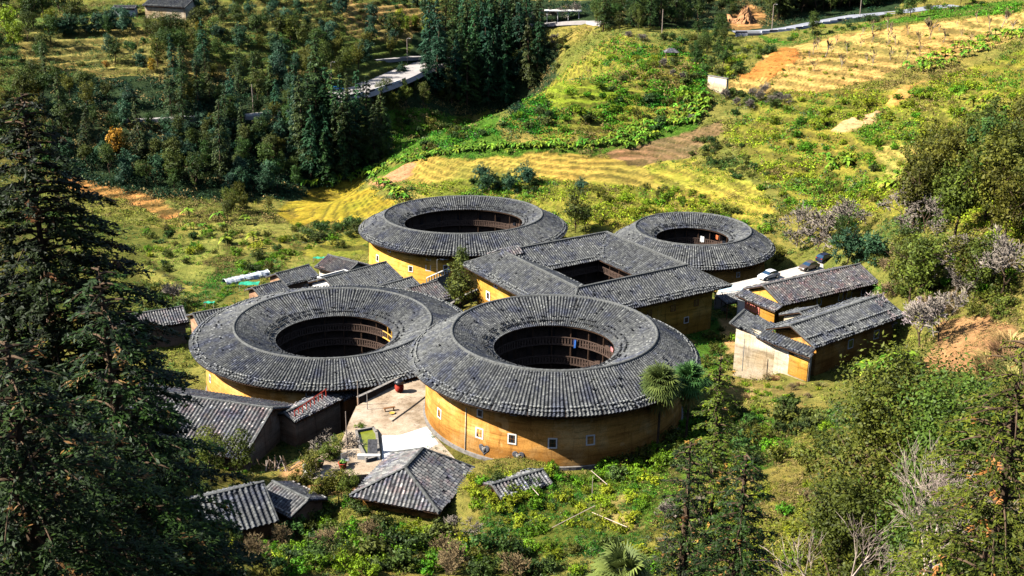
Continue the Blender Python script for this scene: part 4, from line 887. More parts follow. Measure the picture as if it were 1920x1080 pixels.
# awning table and people on the little square
aw = thing('awning', 'pale blue canopy on posts beside the lane', 'awning', atz(1368, 562, 1.0), rad(20)); mb = MB()
mb.box((0, 0, 2.1), (4.6, 1.9, .08), 0, (.18, 0)); mb.build('canopy', simple('pale_blue_sheet', (.45, .60, .68), .5, .15, 2), aw)
for i in (-1, 1):
    for j in (-1, 1): MB().tube([(i * 2.2, j * 1.0, -1), (i * 2.2, j * 1.0, 2.05)], .06, 5).build('post', M_WOODM, aw)
lt = thing('shed_roof', 'low tiled lean-to on wooden posts in front of the blue canopy', 'shed', atz(1380, 580, .2), rad(25))
lean_roof(lt, [(-3.2, 1.6, 2.5), (3.2, 1.6, 2.5), (3.2, -1.6, 2.0), (-3.2, -1.6, 2.0)], (1, 0), 'roof', M_TILE_PALE)
for i in (-1, 0, 1): MB().tube([(i * 2.9, -1.4, -1.), (i * 2.9, -1.4, 1.95)], .1, 5).build('post', M_WOODM, lt)
def person(px, py, z, label, top, legs, az=0):
    o = thing('person', label, 'person', atz(px, py, z), az); me = bpy.data.meshes.new('body')
    J = [(0,0,.95),(0,0,1.2),(0,0,1.42),(0,0,1.52),(0,.01,1.63),(0,.01,1.74),(-.19,0,1.40),(-.24,.03,1.12),(-.22,.14,.90),(.19,0,1.40),(.24,.03,1.12),(.22,.14,.90),(-.1,0,.90),(-.11,.04,.5),(-.11,0,.06),(-.11,.14,.03),(.1,0,.90),(.11,-.04,.5),(.11,-.08,.06),(.11,.06,.03)]
    Eg = [(0,1),(1,2),(2,3),(3,4),(4,5),(2,6),(6,7),(7,8),(2,9),(9,10),(10,11),(0,12),(12,13),(13,14),(14,15),(0,16),(16,17),(17,18),(18,19)]
    Rd = [.15,.14,.16,.06,.10,.09,.07,.05,.035,.07,.05,.035,.1,.07,.045,.035,.1,.07,.045,.035]
    me.from_pydata(J, Eg, []); b_ = obj('body', me, o); me.materials.append(top)
    b_.modifiers.new('s', 'SKIN'); b_.modifiers.new('d', 'SUBSURF').levels = 1
    for v, r_ in zip(me.skin_vertices[0].data if me.skin_vertices else [], Rd): v.radius = (r_, r_)
    if not me.skin_vertices: pass
    MB().lathe([(.001, .13), (.09, .11), (.12, .02), (.11, -.06)], 12, (0, -.01, 1.70)).build('hair', M_DARK, o, True)
    mb = MB(); mb.lathe([(.2, -.35), (.18, 0), (.17, .1)], 12, (0, 0, .98)); mb.build('trousers', legs, o, True)
person(1346, 540, 1.05, 'person in a blue jacket standing by the blue canopy', M_BLUE, M_DARK, 1.); person(1340, 556, 1.0, 'person in a yellow top at the corner of the square house', M_YWOOD, M_DARK, 2.)

# garden trellis poles
rp = random.Random(5)
for a_, b_, lb in (((1108, 895), (1138, 925), 'long pale cane at the top of the garden beds'), ((1110, 975), (1175, 1006), 'long cane crossing the lower garden beds'), ((1035, 1003), (1115, 965), 'grey cane laid across the dry patch'), ((995, 925), (1010, 945), 'short cane in the creeper above the pavilion')):
    p, q = Vector(G(*a_)), Vector(G(*b_)); o = MB(); o.tube([(0, 0, .9), tuple(q - p + Vector((0, 0, 1.1)))], .05, 4); o = o.build('cane', M_TRUNKP); o.location = p; tag(o, lb, 'cane', 'garden canes')
pole(1110, 938, None, 3.0, 'thin upright post in the middle of the garden beds', mat=M_TRUNKP, r=.05)

# ------------------------------------------------------------------ roads on the far slopes
def road(name, pxs, w, mat, label, lift=.25, zfix=None):
    P = [Vector(G(*p)) for p in pxs]
    if zfix is not None: P = [Vector(atz(*p, zfix)) for p in pxs]
    Q = []
    for a_, b_ in zip(P[:-1], P[1:]):
        k = max(2, int((b_ - a_).length / 3)); Q += [a_.lerp(b_, i / k) for i in range(k)]
    Q.append(P[-1]); mb = MB(); vs = []
    zs = [max(gz(q.x, q.y), q.z) for q in Q]; zs = [sum(zs[max(0, i - 4):i + 5]) / len(zs[max(0, i - 4):i + 5]) + lift for i in range(len(Q))]
    for i, q in enumerate(Q):
        t = (Q[min(i + 1, len(Q) - 1)] - Q[max(i - 1, 0)]); n = Vector((-t.y, t.x, 0)).normalized() * w / 2
        vs += [(q.x - n.x, q.y - n.y, zs[i]), (q.x + n.x, q.y + n.y, zs[i]), (q.x + n.x * 1.1, q.y + n.y * 1.1, zs[i] - 1.2), (q.x - n.x * 1.1, q.y - n.y * 1.1, zs[i] - 1.2)]
    mb.add(vs, [(i * 4 + k, i * 4 + (k + 1) % 4, (i + 1) * 4 + (k + 1) % 4, (i + 1) * 4 + k) for i in range(len(Q) - 1) for k in range(4)])
    tag(mb.build(name, mat), label, kind='structure'); return Q, zs
M_ROADC = simple('pale_road', (.36, .33, .31), .9, .15, .4); M_ROADB = simple('bluish_road', (.26, .27, .31), .8, .2, .4)
Q1, Z1 = road('road', [(600, 178), (640, 174), (700, 150), (745, 132), (790, 117), (820, 100)], 21, M_ROADC, 'wide parking road on the far slope')
Q2, Z2 = road('road', [(230, 222), (290, 220), (370, 223), (450, 220), (520, 214), (585, 195)], 4.5, M_ROADC, 'narrow road through the dark wood')
Q3, Z3 = road('road', [(955, 52), (1000, 46), (1050, 42), (1110, 38), (1140, 45)], 6, M_ROADC, 'far road bend above the knoll')
Q4_, Z4 = road('road', [(1375, 64), (1420, 62), (1480, 56), (1530, 44), (1600, 32), (1700, 22), (1800, 8)], 7, M_ROADB, 'road climbing right below the dark wood')
road('road', [(700, 110), (750, 108), (800, 112)], 3, M_ROADC, 'short side lane by the parking road')
def guard(Q, Z, side, w, i0, i1, label):
    g = thing('guard_wall', label, 'guard wall', (Q[i0].x, Q[i0].y, Z[i0])); o = g.location
    for i in range(i0, min(i1, len(Q) - 1)):
        a_, b_ = Q[i], Q[i + 1]; t = (b_ - a_); n = Vector((-t.y, t.x, 0)).normalized() * w / 2 * side; c = (a_ + b_) / 2 + n
        MB().box((c.x - o.x, c.y - o.y, (Z[i] + Z[i + 1]) / 2 - o.z + .3), (t.length * (1.0 if (i % 2) else .98), .3, .7), math.atan2(t.y, t.x)).build('block', M_WHITE if i % 3 else M_STONED, g)
guard(Q4_, Z4, -1, 6.6, 0, 14, 'white guard wall with dark gaps along the climbing road')
guard(Q1, Z1, -1, 20.6, 0, 10, 'pale railing wall at the front edge of the parking road')
guard(Q2, Z2, -1, 4.3, 4, 30, 'pale kerb wall of the narrow road in the wood')
cx0, cy0, cz0 = G(1402, 56); ck = thing('rock_face', 'craggy orange rock cutting above the guard wall', 'rock', (cx0, cy0 + 4, cz0 - 1)); rk = random.Random(8); nx_, nz_ = 22, 16; vs = []
for j in range(nz_ + 1):
    for i in range(nx_ + 1):
        u = i / nx_ - .5; v = j / nz_; wd = 13 * (1 - .12 * v); e = math.sin(math.pi * (i / nx_)) ** .5
        vs.append((u * wd + rk.gauss(0, .15), v * 5.5 + (1 - e) * 3 - .9 * abs(math.sin(u * 17 + v * 5)) + rk.gauss(0, .22), v * (6.5 + 2.2 * math.sin(u * 9 + 1)) * (.7 + .3 * e) + rk.gauss(0, .12)))
mb = MB(); mb.add(vs, [(j * (nx_ + 1) + i, j * (nx_ + 1) + i + 1, (j + 1) * (nx_ + 1) + i + 1, (j + 1) * (nx_ + 1) + i) for j in range(nz_) for i in range(nx_)]); mb.build('cliff', simple('orange_rock', (.40, .20, .09), .95, .5, .6, bmp=.3), ck)
rw = thing('retaining_wall', 'tall dark masonry wall under the climbing road', 'wall', (Q4_[2].x, Q4_[2].y, Z4[2])); mb = MB()
for i in range(1, 11):
    a_, b_ = Q4_[i], Q4_[i + 1]; t = b_ - a_; n = Vector((-t.y, t.x, 0)).normalized() * -4.0; c = (a_ + b_) / 2 + n - rw.location; mb.box((c.x, c.y, -3.6), (t.length + .1, .8, 7), math.atan2(t.y, t.x))
mb.build('masonry', M_STONED, rw)
x, y, z = G(1345, 172); tw = thing('retaining_wall', 'cream block wall at the tip of the bare tan hill', 'wall', (x, y, z), rad(-50)); MB().box((0, 0, 1.6), (7, .8, 5)).build('masonry', M_PLASTER, tw); MB().box((0, 0, 4.2), (7.2, 1, .25)).build('coping', M_STONE, tw)
qx = Q1[2]; car(0, 0, 0, .5, 'bright blue car alone on the far parking road', paint('blue_paint', (.02, .16, .42)), loc=(qx.x + 1, qx.y, Z1[2]))
qx = Q1[0]; car(0, 0, 0, .5, 'dark blue car beside the little pavilion on the far slope', paint('dark_blue_paint', (.02, .05, .2)), loc=(qx.x - 2, qx.y - 1, Z1[0]))
def pavilion(px, py, label, s=1., wall=M_WHITE, roof=M_TILE_PALE):
    x, y, z = G(px, py); o = thing('pavilion', label, 'pavilion', (x, y, z)); o.scale = (s, s, s)
    for i in (-1, 1):
        for j in (-1, 1): MB().tube([(i * 2, j * 1.6, -2), (i * 2, j * 1.6, 2.8)], .14, 6).build('post', M_WOODM, o)
    mb = MB(); e = [(-2.8, -2.4, 2.7), (2.8, -2.4, 2.7), (2.8, 2.4, 2.7), (-2.8, 2.4, 2.7)]; pr = [plane_roof([e[k], e[(k + 1) % 4], (.0 + (.8 if 1 <= (k + 1) % 4 <= 2 else -.8), 0, 4.2), ((.8 if 1 <= k <= 2 else -.8), 0, 4.2)], np.array(e[(k + 1) % 4]) - np.array(e[k]), .5, .5, R_(3)) for k in (0, 2)]
    pr += [plane_roof([e[k], e[(k + 1) % 4], ((.8 if k == 1 else -.8), 0, 4.2)], (0, 1), .5, .5, R_(4)) for k in (1, 3)]
    V, Q, T = merge(pr); obj('roof', np_mesh('roof', V, Q, roof, attr=T), o); MB().box((0, 0, 2.6), (5.2, 4.4, .15)).build('ceiling', M_WOOD, o)
pavilion(588, 176, 'little grey roofed pavilion at the left end of the parking road'); pavilion(1258, 110, 'tiny dark roofed hut alone on the green knoll', .8)
fs_ = thing('shelter', 'long white roofed shelter beside the far road bend', 'shelter', G(1055, 40)); MB().box((0, 0, 4), (14, 4, .3)).build('roof', M_WHITE, fs_)
for k in range(4): MB().tube([(-6 + 4 * k, -1.6, -1), (-6 + 4 * k, -1.6, 3.9)], .15, 5).build('post', M_WHITE, fs_)
gable_house('distant grey roofed house at the top of the left slope', G(325, 28)[0], G(325, 28)[1], rad(-18), 17, 11, G(325, 28)[2] + 5.5, .4, G(325, 28)[2], M_PLASTER, rng=R_(40))
gable_house('small pale roofed distant hut left of the grey roofed house', G(237, 30)[0], G(237, 30)[1], rad(0), 8, 5, G(237, 30)[2] + 3.5, .3, G(237, 30)[2], M_WHITE, M_TILE_PALE, rng=R_(41))
for k, (px, py, h, lb) in enumerate(((764, 118, 8.5, 'tall pale lamp post on the side lane of the parking road'), (622, 158, 7, 'lamp post in the shade behind the parking road'), (1447, 58, 9, 'white lamp post above the striped guard wall'), (1241, 62, 8, 'thin utility pole on the orange bank above the knoll'), (475, 208, 8, 'leaning pale pole by the narrow road in the wood'), (1612, 30, 9, 'tall pole among the trees above the climbing road'))):
    pole(px, py, None, h, lb, lamp=k in (0, 1, 2), mat=M_TRUNKP, r=.14)

# ------------------------------------------------------------------ vegetation meshes
def leaves(C, Nn, ln, wd, rng, mat_tone, aim=None, jit=.6):
    """diamond leaf faces at C, facing roughly Nn; ln, wd sizes; aim = main direction of the leaf"""
    n = len(C); Nn = Nn + rng.normal(0, jit, (n, 3)); Nn /= np.linalg.norm(Nn, axis=1, keepdims=True) + 1e-9
    A = (rng.normal(0, 1, (n, 3)) if aim is None else aim + rng.normal(0, .35, (n, 3)))
    A = A - (A * Nn).sum(1, keepdims=True) * Nn; A /= np.linalg.norm(A, axis=1, keepdims=True) + 1e-9; B = np.cross(Nn, A)
    l = (ln * rng.uniform(.6, 1.3, n))[:, None] * .5; w = (wd * rng.uniform(.7, 1.2, n))[:, None] * .5
    V = np.stack([C - A * l, C + B * w + Nn * w * .25, C + A * l, C - B * w + Nn * w * .25], 1).reshape(-1, 3)
    Q = np.arange(n * 4).reshape(-1, 4); return V, Q, np.repeat(np.clip(mat_tone, 0, 1), 4)
def lobed(rng, lobes, n, ln, wd, flat=1., inner=.55):
    """leaf clusters on the skins of several uneven lobes"""
    lob = np.array(lobes, float); p = lob[:, 3] ** 2; k = rng.choice(len(lob), n, p=p / p.sum())
    nc = max(4, n // 22); kc = rng.choice(len(lob), nc, p=p / p.sum()); dc = rng.normal(0, 1, (nc, 3)); dc /= np.linalg.norm(dc, axis=1, keepdims=True)
    rc = lob[kc, 3] * rng.uniform(inner, 1.12, nc); CC = lob[kc, :3] + dc * rc[:, None] * np.array([1, 1, flat])
    i = rng.integers(0, nc, n); s = lob[kc[i], 3][:, None] * .17
    C = CC[i] + rng.normal(0, 1, (n, 3)) * s; Nn = dc[i] * .8 + np.array([0, 0, .5])
    ton = rng.random(nc)[i] * .55 + rng.random(n) * .45
    return leaves(C, Nn, ln, wd, rng, ton)
def trunk_mesh(mb, h, r, rng, limbs=5, top=.75, spread=.35, bend=.05):
    pts = [Vector((rng.normal(0, bend) * h * k / 5, rng.normal(0, bend) * h * k / 5, h * top * k / 5 - (.6 if k == 0 else 0))) for k in range(6)]
    mb.tube(pts, [r * (1.15 - k * .17) for k in range(6)], 6)
    for k in range(limbs):
        a = rng.uniform(0, 6.28); f = rng.uniform(.35, .9); b = pts[0].lerp(pts[5], f); L = h * spread * rng.uniform(.6, 1.1)
        mb.tube([b, b + Vector((math.cos(a) * L * .5, math.sin(a) * L * .5, L * .45)), b + Vector((math.cos(a) * L, math.sin(a) * L, L * .75))], [r * .45, r * .3, r * .1], 5)
def proto(name, cat, build):
    o = bpy.data.objects.new(name, None); o['_p'] = 1; build(o); return o, cat
def mesh_child(o, name, VQT, mat):
    V, Q, T = VQT; c = bpy.data.objects.new(name, np_mesh(name, V, Q, mat, attr=T)); c.parent = o; return c
def mb_child(o, name, mb, mat):
    me = bpy.data.meshes.new(name); me.from_pydata(mb.v, [], mb.f); me.materials.append(mat); c = bpy.data.objects.new(name, me); c.parent = o; return c
L_CON = leaf_mat('conifer_needles', (.007, .022, .010), (.055, .105, .022), trans=.12)
L_CONB = leaf_mat('blue_conifer_needles', (.004, .022, .014), (.030, .10, .045), trans=.12, hue=.05)
L_DK = leaf_mat('dark_broadleaf', (.010, .026, .009), (.075, .135, .022))
L_BL = leaf_mat('bluish_broadleaf', (.012, .040, .026), (.055, .13, .065), hue=.03)
L_OL = leaf_mat('olive_broadleaf', (.022, .034, .006), (.135, .16, .018), hue=.04)
L_YG = leaf_mat('yellow_green_leaves', (.07, .12, .008), (.31, .40, .016), hue=.03)
L_GR = leaf_mat('fresh_green_leaves', (.03, .09, .006), (.15, .34, .010), hue=.04)
L_YL = leaf_mat('yellow_autumn_leaves', (.28, .17, .01), (.62, .46, .03))
L_BN = leaf_mat('banana_leaves', (.04, .12, .012), (.17, .34, .025), trans=.3)
L_NEAR = leaf_mat('shaded_conifer_sprays', (.001, .004, .002), (.028, .062, .006), (.24, .10, .03), trans=.06, hue=.02)  # backlit shade darkened into the spray colour
L_NEARR = leaf_mat('sunlit_conifer_sprays', (.008, .022, .004), (.13, .18, .012), (.45, .20, .05), trans=.15, hue=.03)  # lighter copy of the shaded sprays, sunlight put into the colour
L_LAUREL = leaf_mat('glossy_dark_leaves', (.006, .020, .004), (.11, .17, .016), (.35, .38, .20), trans=.15)
L_PALM = leaf_mat('palm_blades', (.02, .07, .02), (.12, .22, .05), trans=.2)
L_DRYP = leaf_mat('dry_palm_blades', (.20, .13, .04), (.42, .32, .12))
L_GRASS = leaf_mat('dry_reed_blades', (.22, .18, .05), (.52, .42, .14), trans=.3)

def conifer(o, seed, h=20, mat=L_CON, n=2600, base=.12, wid=.17, ln=.75):
    rng = R_(seed); nl = 16; C, Nn, A, T = [], [], [], []
    for l in range(nl):
        f = base + (1 - base) * (l / nl) ** .95; z = h * f; R = h * wid * (1 - f) ** .75 * rng.uniform(.85, 1.15) + .25
        nb = rng.integers(6, 10); 
        for b in range(nb):
            a = rng.uniform(0, 6.28); Lb = R * rng.uniform(.65, 1.15); m_ = max(5, int(n / nl / nb * Lb / (h * wid * .55)))
            t = rng.uniform(.15, 1, m_) ** .8; ca, sa = math.cos(a), math.sin(a); side = rng.normal(0, .16, m_) * Lb * (1.1 - t * .5)
            x = ca * t * Lb - sa * side; y = sa * t * Lb + ca * side; zz = z - t * t * Lb * .35 + rng.normal(0, .18, m_)
            C.append(np.c_[x, y, zz]); Nn.append(np.c_[ca * .35 + 0 * t, sa * .35 + 0 * t, .9 + 0 * t]); A.append(np.c_[ca + 0 * t, sa + 0 * t, -.45 + 0 * t]); T.append(rng.random() * .5 + rng.random(m_) * .5)
    C = np.concatenate(C); mesh_child(o, 'crown', leaves(C, np.concatenate(Nn), ln, ln * .42, rng, np.concatenate(T), np.concatenate(A), .3), mat)
    mb = MB(); mb.tube([(0, 0, -1), (0, 0, h * .5), (0, 0, h * .98)], [h * .016, h * .011, .03], 6); mb_child(o, 'trunk', mb, M_TRUNK)
def broad(o, seed, h=9, r=3.4, mat=L_DK, n=2200, ln=.42, tall=1., nl=9, low=.35):
    rng = R_(seed); lobes = []
    for k in range(nl):
        a = rng.uniform(0, 6.28); q = rng.uniform(.1, .68) * r; lobes.append((math.cos(a) * q, math.sin(a) * q, h * low + rng.uniform(0, 1) * (h * (1 - low) - r * .45), r * rng.uniform(.36, .6)))
    lobes.append((0, 0, h - r * .5, r * .5))
    mesh_child(o, 'crown', lobed(rng, lobes, n, ln, ln * .55, tall), mat); mb = MB(); trunk_mesh(mb, h, max(.09, h * .018), rng, 6, .8, r / h * .8); mb_child(o, 'trunk', mb, M_TRUNK)
def shrub(o, seed, r=1.6, mat=L_YG, n=700, ln=.3, hgt=.8):
    rng = R_(seed); lobes = [(rng.normal(0, .35) * r, rng.normal(0, .35) * r, r * hgt * rng.uniform(.35, .75), r * rng.uniform(.35, .6)) for _ in range(6)]
    mesh_child(o, 'foliage', lobed(rng, lobes, n, ln, ln * .5, hgt, .4), mat); mb = MB()
    for k in range(4): a = rng.uniform(0, 6.28); mb.tube([(0, 0, -.2), (math.cos(a) * r * .35, math.sin(a) * r * .35, r * hgt * .8)], [.05, .02], 4)
    mb_child(o, 'stems', mb, M_TRUNK)
def banana(o, seed, h=2.6):
    rng = R_(seed); V, Q, T = [], [], []; n = 0
    for k in range(10):
        a = k * 2.4 + rng.normal(0, .3); L = h * rng.uniform(.75, 1.1); up = rng.uniform(.5, 1.15); ton = rng.random(); seg = 6; w = .30 * h * .42
        for i in range(seg + 1):
            t = i / seg; x = L * t * math.cos(up) * .9; z = h * .45 + L * (t * math.sin(up) - t * t * .75); ww = w * math.sin(math.pi * min(1, t * .93 + .07)) ** .6 * (1 if t < 1 else .2)
            c, s = math.cos(a), math.sin(a)
            for sgn, dz in ((-1, .12), (0, 0), (1, .12)): V.append((c * x - s * ww * sgn, s * x + c * ww * sgn, z + dz * ww * 2)); T.append(ton if sgn else min(1, ton + .2))
        for i in range(seg):
            for j in (0, 1): b = n + i * 3 + j; Q.append((b, b + 1, b + 4, b + 3))
        n = len(V)
    mesh_child(o, 'leaves', (np.array(V), np.array(Q), np.array(T)), L_BN); mb = MB(); mb.tube([(0, 0, -.3), (0, 0, h * .5)], [.16, .09], 7); mb_child(o, 'stem', mb, simple('banana_stem', (.22, .22, .06)))
def bare(o, seed, h=7, mat=M_TWIG, tm=M_TRUNK, depth=6, spread=.55, r0=.12, twig=.022, stems=1):
    rng = random.Random(seed); V, F = [], []; mb = MB()
    def go(p, d, L, r, k):
        q = p + d * L
        if k > depth - 3: mb.tube([p, q], [r, r * .7], 4)
        else:
            s = d.cross(Vector((rng.uniform(-1, 1), rng.uniform(-1, 1), rng.uniform(-1, 1)))).normalized() * max(r, twig); n = len(V); s2 = d.cross(s).normalized() * s.length
            V.extend([p - s, p + s, q + s * .5, q - s * .5, p - s2, p + s2, q + s2 * .5, q - s2 * .5]); F.extend([(n, n + 1, n + 2, n + 3), (n + 4, n + 5, n + 6, n + 7)])
        if k <= 0: return
        for _ in range(3 if k > 1 else 4):
            nd = (d + Vector((rng.gauss(0, spread), rng.gauss(0, spread), rng.gauss(.12, spread * .7)))).normalized(); go(p + d * L * rng.uniform(.55, 1), nd, L * rng.uniform(.6, .88), r * .62, k - 1)
    for s in range(stems): go(Vector((rng.uniform(-.3, .3), rng.uniform(-.3, .3), -.3)) if stems > 1 else Vector((0, 0, -.3)), Vector((rng.gauss(0, .25), rng.gauss(0, .25), 1)).normalized(), h * .3, r0, depth)
    mb_child(o, 'trunk', mb, tm); mesh_child(o, 'twigs', (np.array([tuple(v) for v in V]), np.array(F), np.array([rng.random() for _ in V])), mat)
def fan_blades(V, Q, T, c, d, R, nb, rng, droop=.25):
    d = d.normalized(); s = d.cross(Vector((0, 0, 1))); s = s.normalized() if s.length > .01 else Vector((1, 0, 0)); u = s.cross(d); tn = rng.random()
    for i in range(nb):
        a = (i / (nb - 1) - .5) * 4.2; e = (d * math.cos(a) + s * math.sin(a)); L = R * rng.uniform(.85, 1.05) * (1 - .12 * abs(a)); w = (e.cross(u)).normalized() * R * .045
        m_ = c + e * L * .6 + u * R * .04; t = c + e * L - Vector((0, 0, 1)) * L * droop * rng.uniform(.3, 1.2); n = len(V)
        V += [c - w * .3, c + w * .3, m_ + w, m_ - w, t + w * .15, t - w * .15]; Q += [(n, n + 1, n + 2, n + 3), (n + 3, n + 2, n + 4, n + 5)]; T += [min(1, tn * .7 + rng.random() * .3)] * 6
def fan_palm(o, seed, h=5, R=.85, nl=26, pet=.9, skirt=14, trunk_r=.16, nb=16):
    rng = random.Random(seed); V, Q, T = [], [], []; pm = MB()
    for k in range(nl):
        a = k * 2.4; el = rad(85 - 105 * (k / nl) ** .8); d = Vector((math.cos(a) * math.cos(el), math.sin(a) * math.cos(el), math.sin(el))); b = Vector((0, 0, h)); c = b + d * pet * rng.uniform(.8, 1.1)
        pm.tube([b, c], [.03, .015], 4); fan_blades(V, Q, T, c, (d - Vector((0, 0, .25))), R, nb, rng)
    mesh_child(o, 'fronds', (np.array([tuple(v) for v in V]), np.array(Q), np.array(T)), L_PALM); mb_child(o, 'leaf_stalks', pm, simple('palm_stalk', (.20, .24, .06)))
    V, Q, T = [], [], []
    for k in range(skirt):
        a = k * 2.4; c = Vector((math.cos(a) * .35, math.sin(a) * .35, h - .3 - .06 * k)); fan_blades(V, Q, T, c, Vector((math.cos(a) * .3, math.sin(a) * .3, -1)), R * 1.1, 9, rng, .1)
    if skirt: mesh_child(o, 'dead_fronds', (np.array([tuple(v) for v in V]), np.array(Q), np.array(T)), L_DRYP)
    mb = MB(); mb.tube([(0, 0, -.5), (.1, 0, h * .5), (0, 0, h)], [trunk_r * 1.2, trunk_r, trunk_r * 1.1], 8); mb_child(o, 'trunk', mb, M_TRUNK)
def spray_conifer(o, seed, h=24, wid=5.2, base=.05, nb=150, mat=L_NEAR, ln=.26, dens=46, top_tip=1., tm=M_TRUNK):
    """near conifer: whorled boughs carrying flat feathery sprays"""
    rng = R_(seed); C, Nn, A, T = [], [], [], []; mb = MB(); mb.tube([(0, 0, -1), (0, 0, h * .5), (0, 0, h)], [.34, .2, .03], 8)
    for b in range(nb):
        f = base + (1 - base) * (b / nb); z0 = h * f; a = b * 2.399 + rng.normal(0, .2); R = wid * (1 - f) ** .7 * rng.uniform(.6, 1.12) + .5; dr = rng.uniform(.05, .3); ca, sa = math.cos(a), math.sin(a)
        P = [Vector((ca * R * t, sa * R * t, z0 + R * (t * .28 - t * t * (.28 + dr)))) for t in (0, .25, .5, .75, 1)]; mb.tube(P, [.06, .045, .03, .02, .01], 4)
        ns = int(R * 5.5) + 3; tb = rng.random()
        for s in range(ns):
            t = rng.uniform(.12, 1) ** .8; i = min(3, int(t * 4)); p = P[i].lerp(P[i + 1], t * 4 - i); sg = 1 if s % 2 else -1; ang = a + sg * rng.uniform(.5, 1.1); Ls = (1.15 - t * .7) * min(1.3, R * .35) * rng.uniform(.6, 1.2)
            m_ = max(4, int(dens * Ls / 1.6)); u = rng.uniform(0, 1, m_); ce, se = math.cos(ang), math.sin(ang); wv = rng.normal(0, .09, m_) * (1.2 - u)
            C.append(np.c_[p.x + ce * u * Ls - se * wv, p.y + se * u * Ls + ce * wv, p.z - u * u * Ls * .35 + rng.normal(0, .05, m_)])
            Nn.append(np.tile([ca * .3, sa * .3, 1.], (m_, 1))); A.append(np.c_[ce - se * np.sign(wv) * .8, se + ce * np.sign(wv) * .8, -.3 + 0 * u]); br = .99 if rng.random() < .03 else 0
            T.append(np.full(m_, br) if br else np.clip((tb * .3 + rng.random() * .35 + rng.random(m_) * .35) ** 1.7, 0, .93))
    C = np.concatenate(C); mesh_child(o, 'crown', leaves(C, np.concatenate(Nn), ln, ln * .34, rng, np.concatenate(T), np.concatenate(A), .35), mat); mb_child(o, 'trunk', mb, tm)
def reeds(o, seed, r=1.6, h=1.7, n=500, mat=L_GRASS):
    rng = R_(seed); a = rng.uniform(0, 6.28, n); q = r * np.sqrt(rng.random(n)) * .7; l = h * rng.uniform(.5, 1.1, n); tilt = rng.uniform(.1, .75, n) * .9; b = a + rng.normal(0, .6, n); w = .035
    B = np.c_[np.cos(a) * q, np.sin(a) * q, 0 * a]; D = np.c_[np.cos(b) * tilt, np.sin(b) * tilt, 0 * a + 1]; M = B + D * (l * .6)[:, None]; Tp = B + D * l[:, None] * .95 + np.c_[np.cos(b), np.sin(b), -1 + 0 * b] * (l * .22)[:, None]
    S = np.c_[-np.sin(b), np.cos(b), 0 * b] * w; V = np.stack([B - S, B + S, M + S, M - S, Tp + S * .3, Tp - S * .3], 1).reshape(-1, 3); k = np.arange(n)[:, None] * 6
    Q = np.concatenate([k + [0, 1, 2, 3], k + [3, 2, 4, 5]]); mesh_child(o, 'blades', (V, Q, np.repeat(rng.random(n), 6)), mat)

def variants(name, cat, f, nv, **kw): return [proto(name, cat, lambda o, s=s: f(o, 100 + s * 7 + len(name), **kw)) for s in range(nv)]
P_CON = variants('conifer_tree', 'conifer', conifer, 3, wid=.21); P_CONB = variants('conifer_tree', 'conifer', conifer, 3, mat=L_CONB, wid=.22, n=3200)
P_DK = variants('broadleaf_tree', 'tree', broad, 3); P_BL = variants('round_tree', 'tree', broad, 3, mat=L_BL, h=7, r=3.2, low=.25, ln=.5)
P_OL = variants('olive_green_tree', 'tree', broad, 3, mat=L_OL); P_YG = variants('yellow_green_tree', 'tree', broad, 2, mat=L_YG, h=8, r=3); P_YL = variants('yellow_tree', 'tree', broad, 1, mat=L_YL, h=5, r=2.2, n=1000)
P_SDK = variants('dark_bush', 'bush', shrub, 3, mat=L_DK, r=2.2, n=1000, ln=.36); P_SYG = variants('yellow_green_bush', 'bush', shrub, 3, mat=L_YG); P_SGR = variants('green_bush', 'bush', shrub, 3, mat=L_GR); P_SOL = variants('olive_bush', 'bush', shrub, 3, mat=L_OL, r=1.8)
P_BAN = variants('banana_plant', 'banana plant', banana, 4); P_BARE = variants('bare_tree', 'bare tree', bare, 3, twig=.045, spread=.62, h=8); P_BLOS = variants('blossom_tree', 'blossom tree', bare, 2, mat=M_TWIGW, spread=.6, twig=.03); P_SAP = variants('sapling', 'sapling', bare, 3, depth=3, h=4, r0=.07, mat=M_TWIGY, tm=M_TRUNKP, twig=.05, spread=.3)
P_TWB = variants('twiggy_bush', 'bush', bare, 3, h=3.2, depth=5, stems=5, r0=.04, mat=M_TWIGY, twig=.018, spread=.5); P_PKB = variants('pinkish_twig_bush', 'bush', bare, 2, h=3.2, depth=5, stems=5, r0=.04, mat=M_TWIG, twig=.018, spread=.5)
P_REED = variants('reed_clump', 'reeds', reeds, 3)
FREE = set()
def plant(proto_, x, y, z, s, label, group=None, rz=None, sz=1., name=None):
    o, cat = proto_; c = o.copy(); del c['_p']; COL.objects.link(c); c.empty_display_size = .3
    c.location = (x, y, z); c.rotation_euler = (random.gauss(0, .03), random.gauss(0, .03), random.uniform(0, 6.28) if rz is None else rz); c.scale = (s, s, s * sz)
    for ch in o.children_recursive if False else KIDS[o.name_full + str(id(o))]:
        d = ch.copy(); COL.objects.link(d); d.parent = c
    tag(c, label, cat, group)
    if group: c['_s'] = s * (3 if 'tree' in c.name else 1)
    return c
KIDS = {}
def reg(*lists):
    for L in lists:
        for o, c in L: KIDS[o.name_full + str(id(o))] = [k for k in bpy.data.objects if k.parent == o]
reg(P_CON, P_CONB, P_DK, P_BL, P_OL, P_YG, P_YL, P_SDK, P_SYG, P_SGR, P_SOL, P_BAN, P_BARE, P_BLOS, P_SAP, P_TWB, P_PKB, P_REED)
rp = random.Random(11)
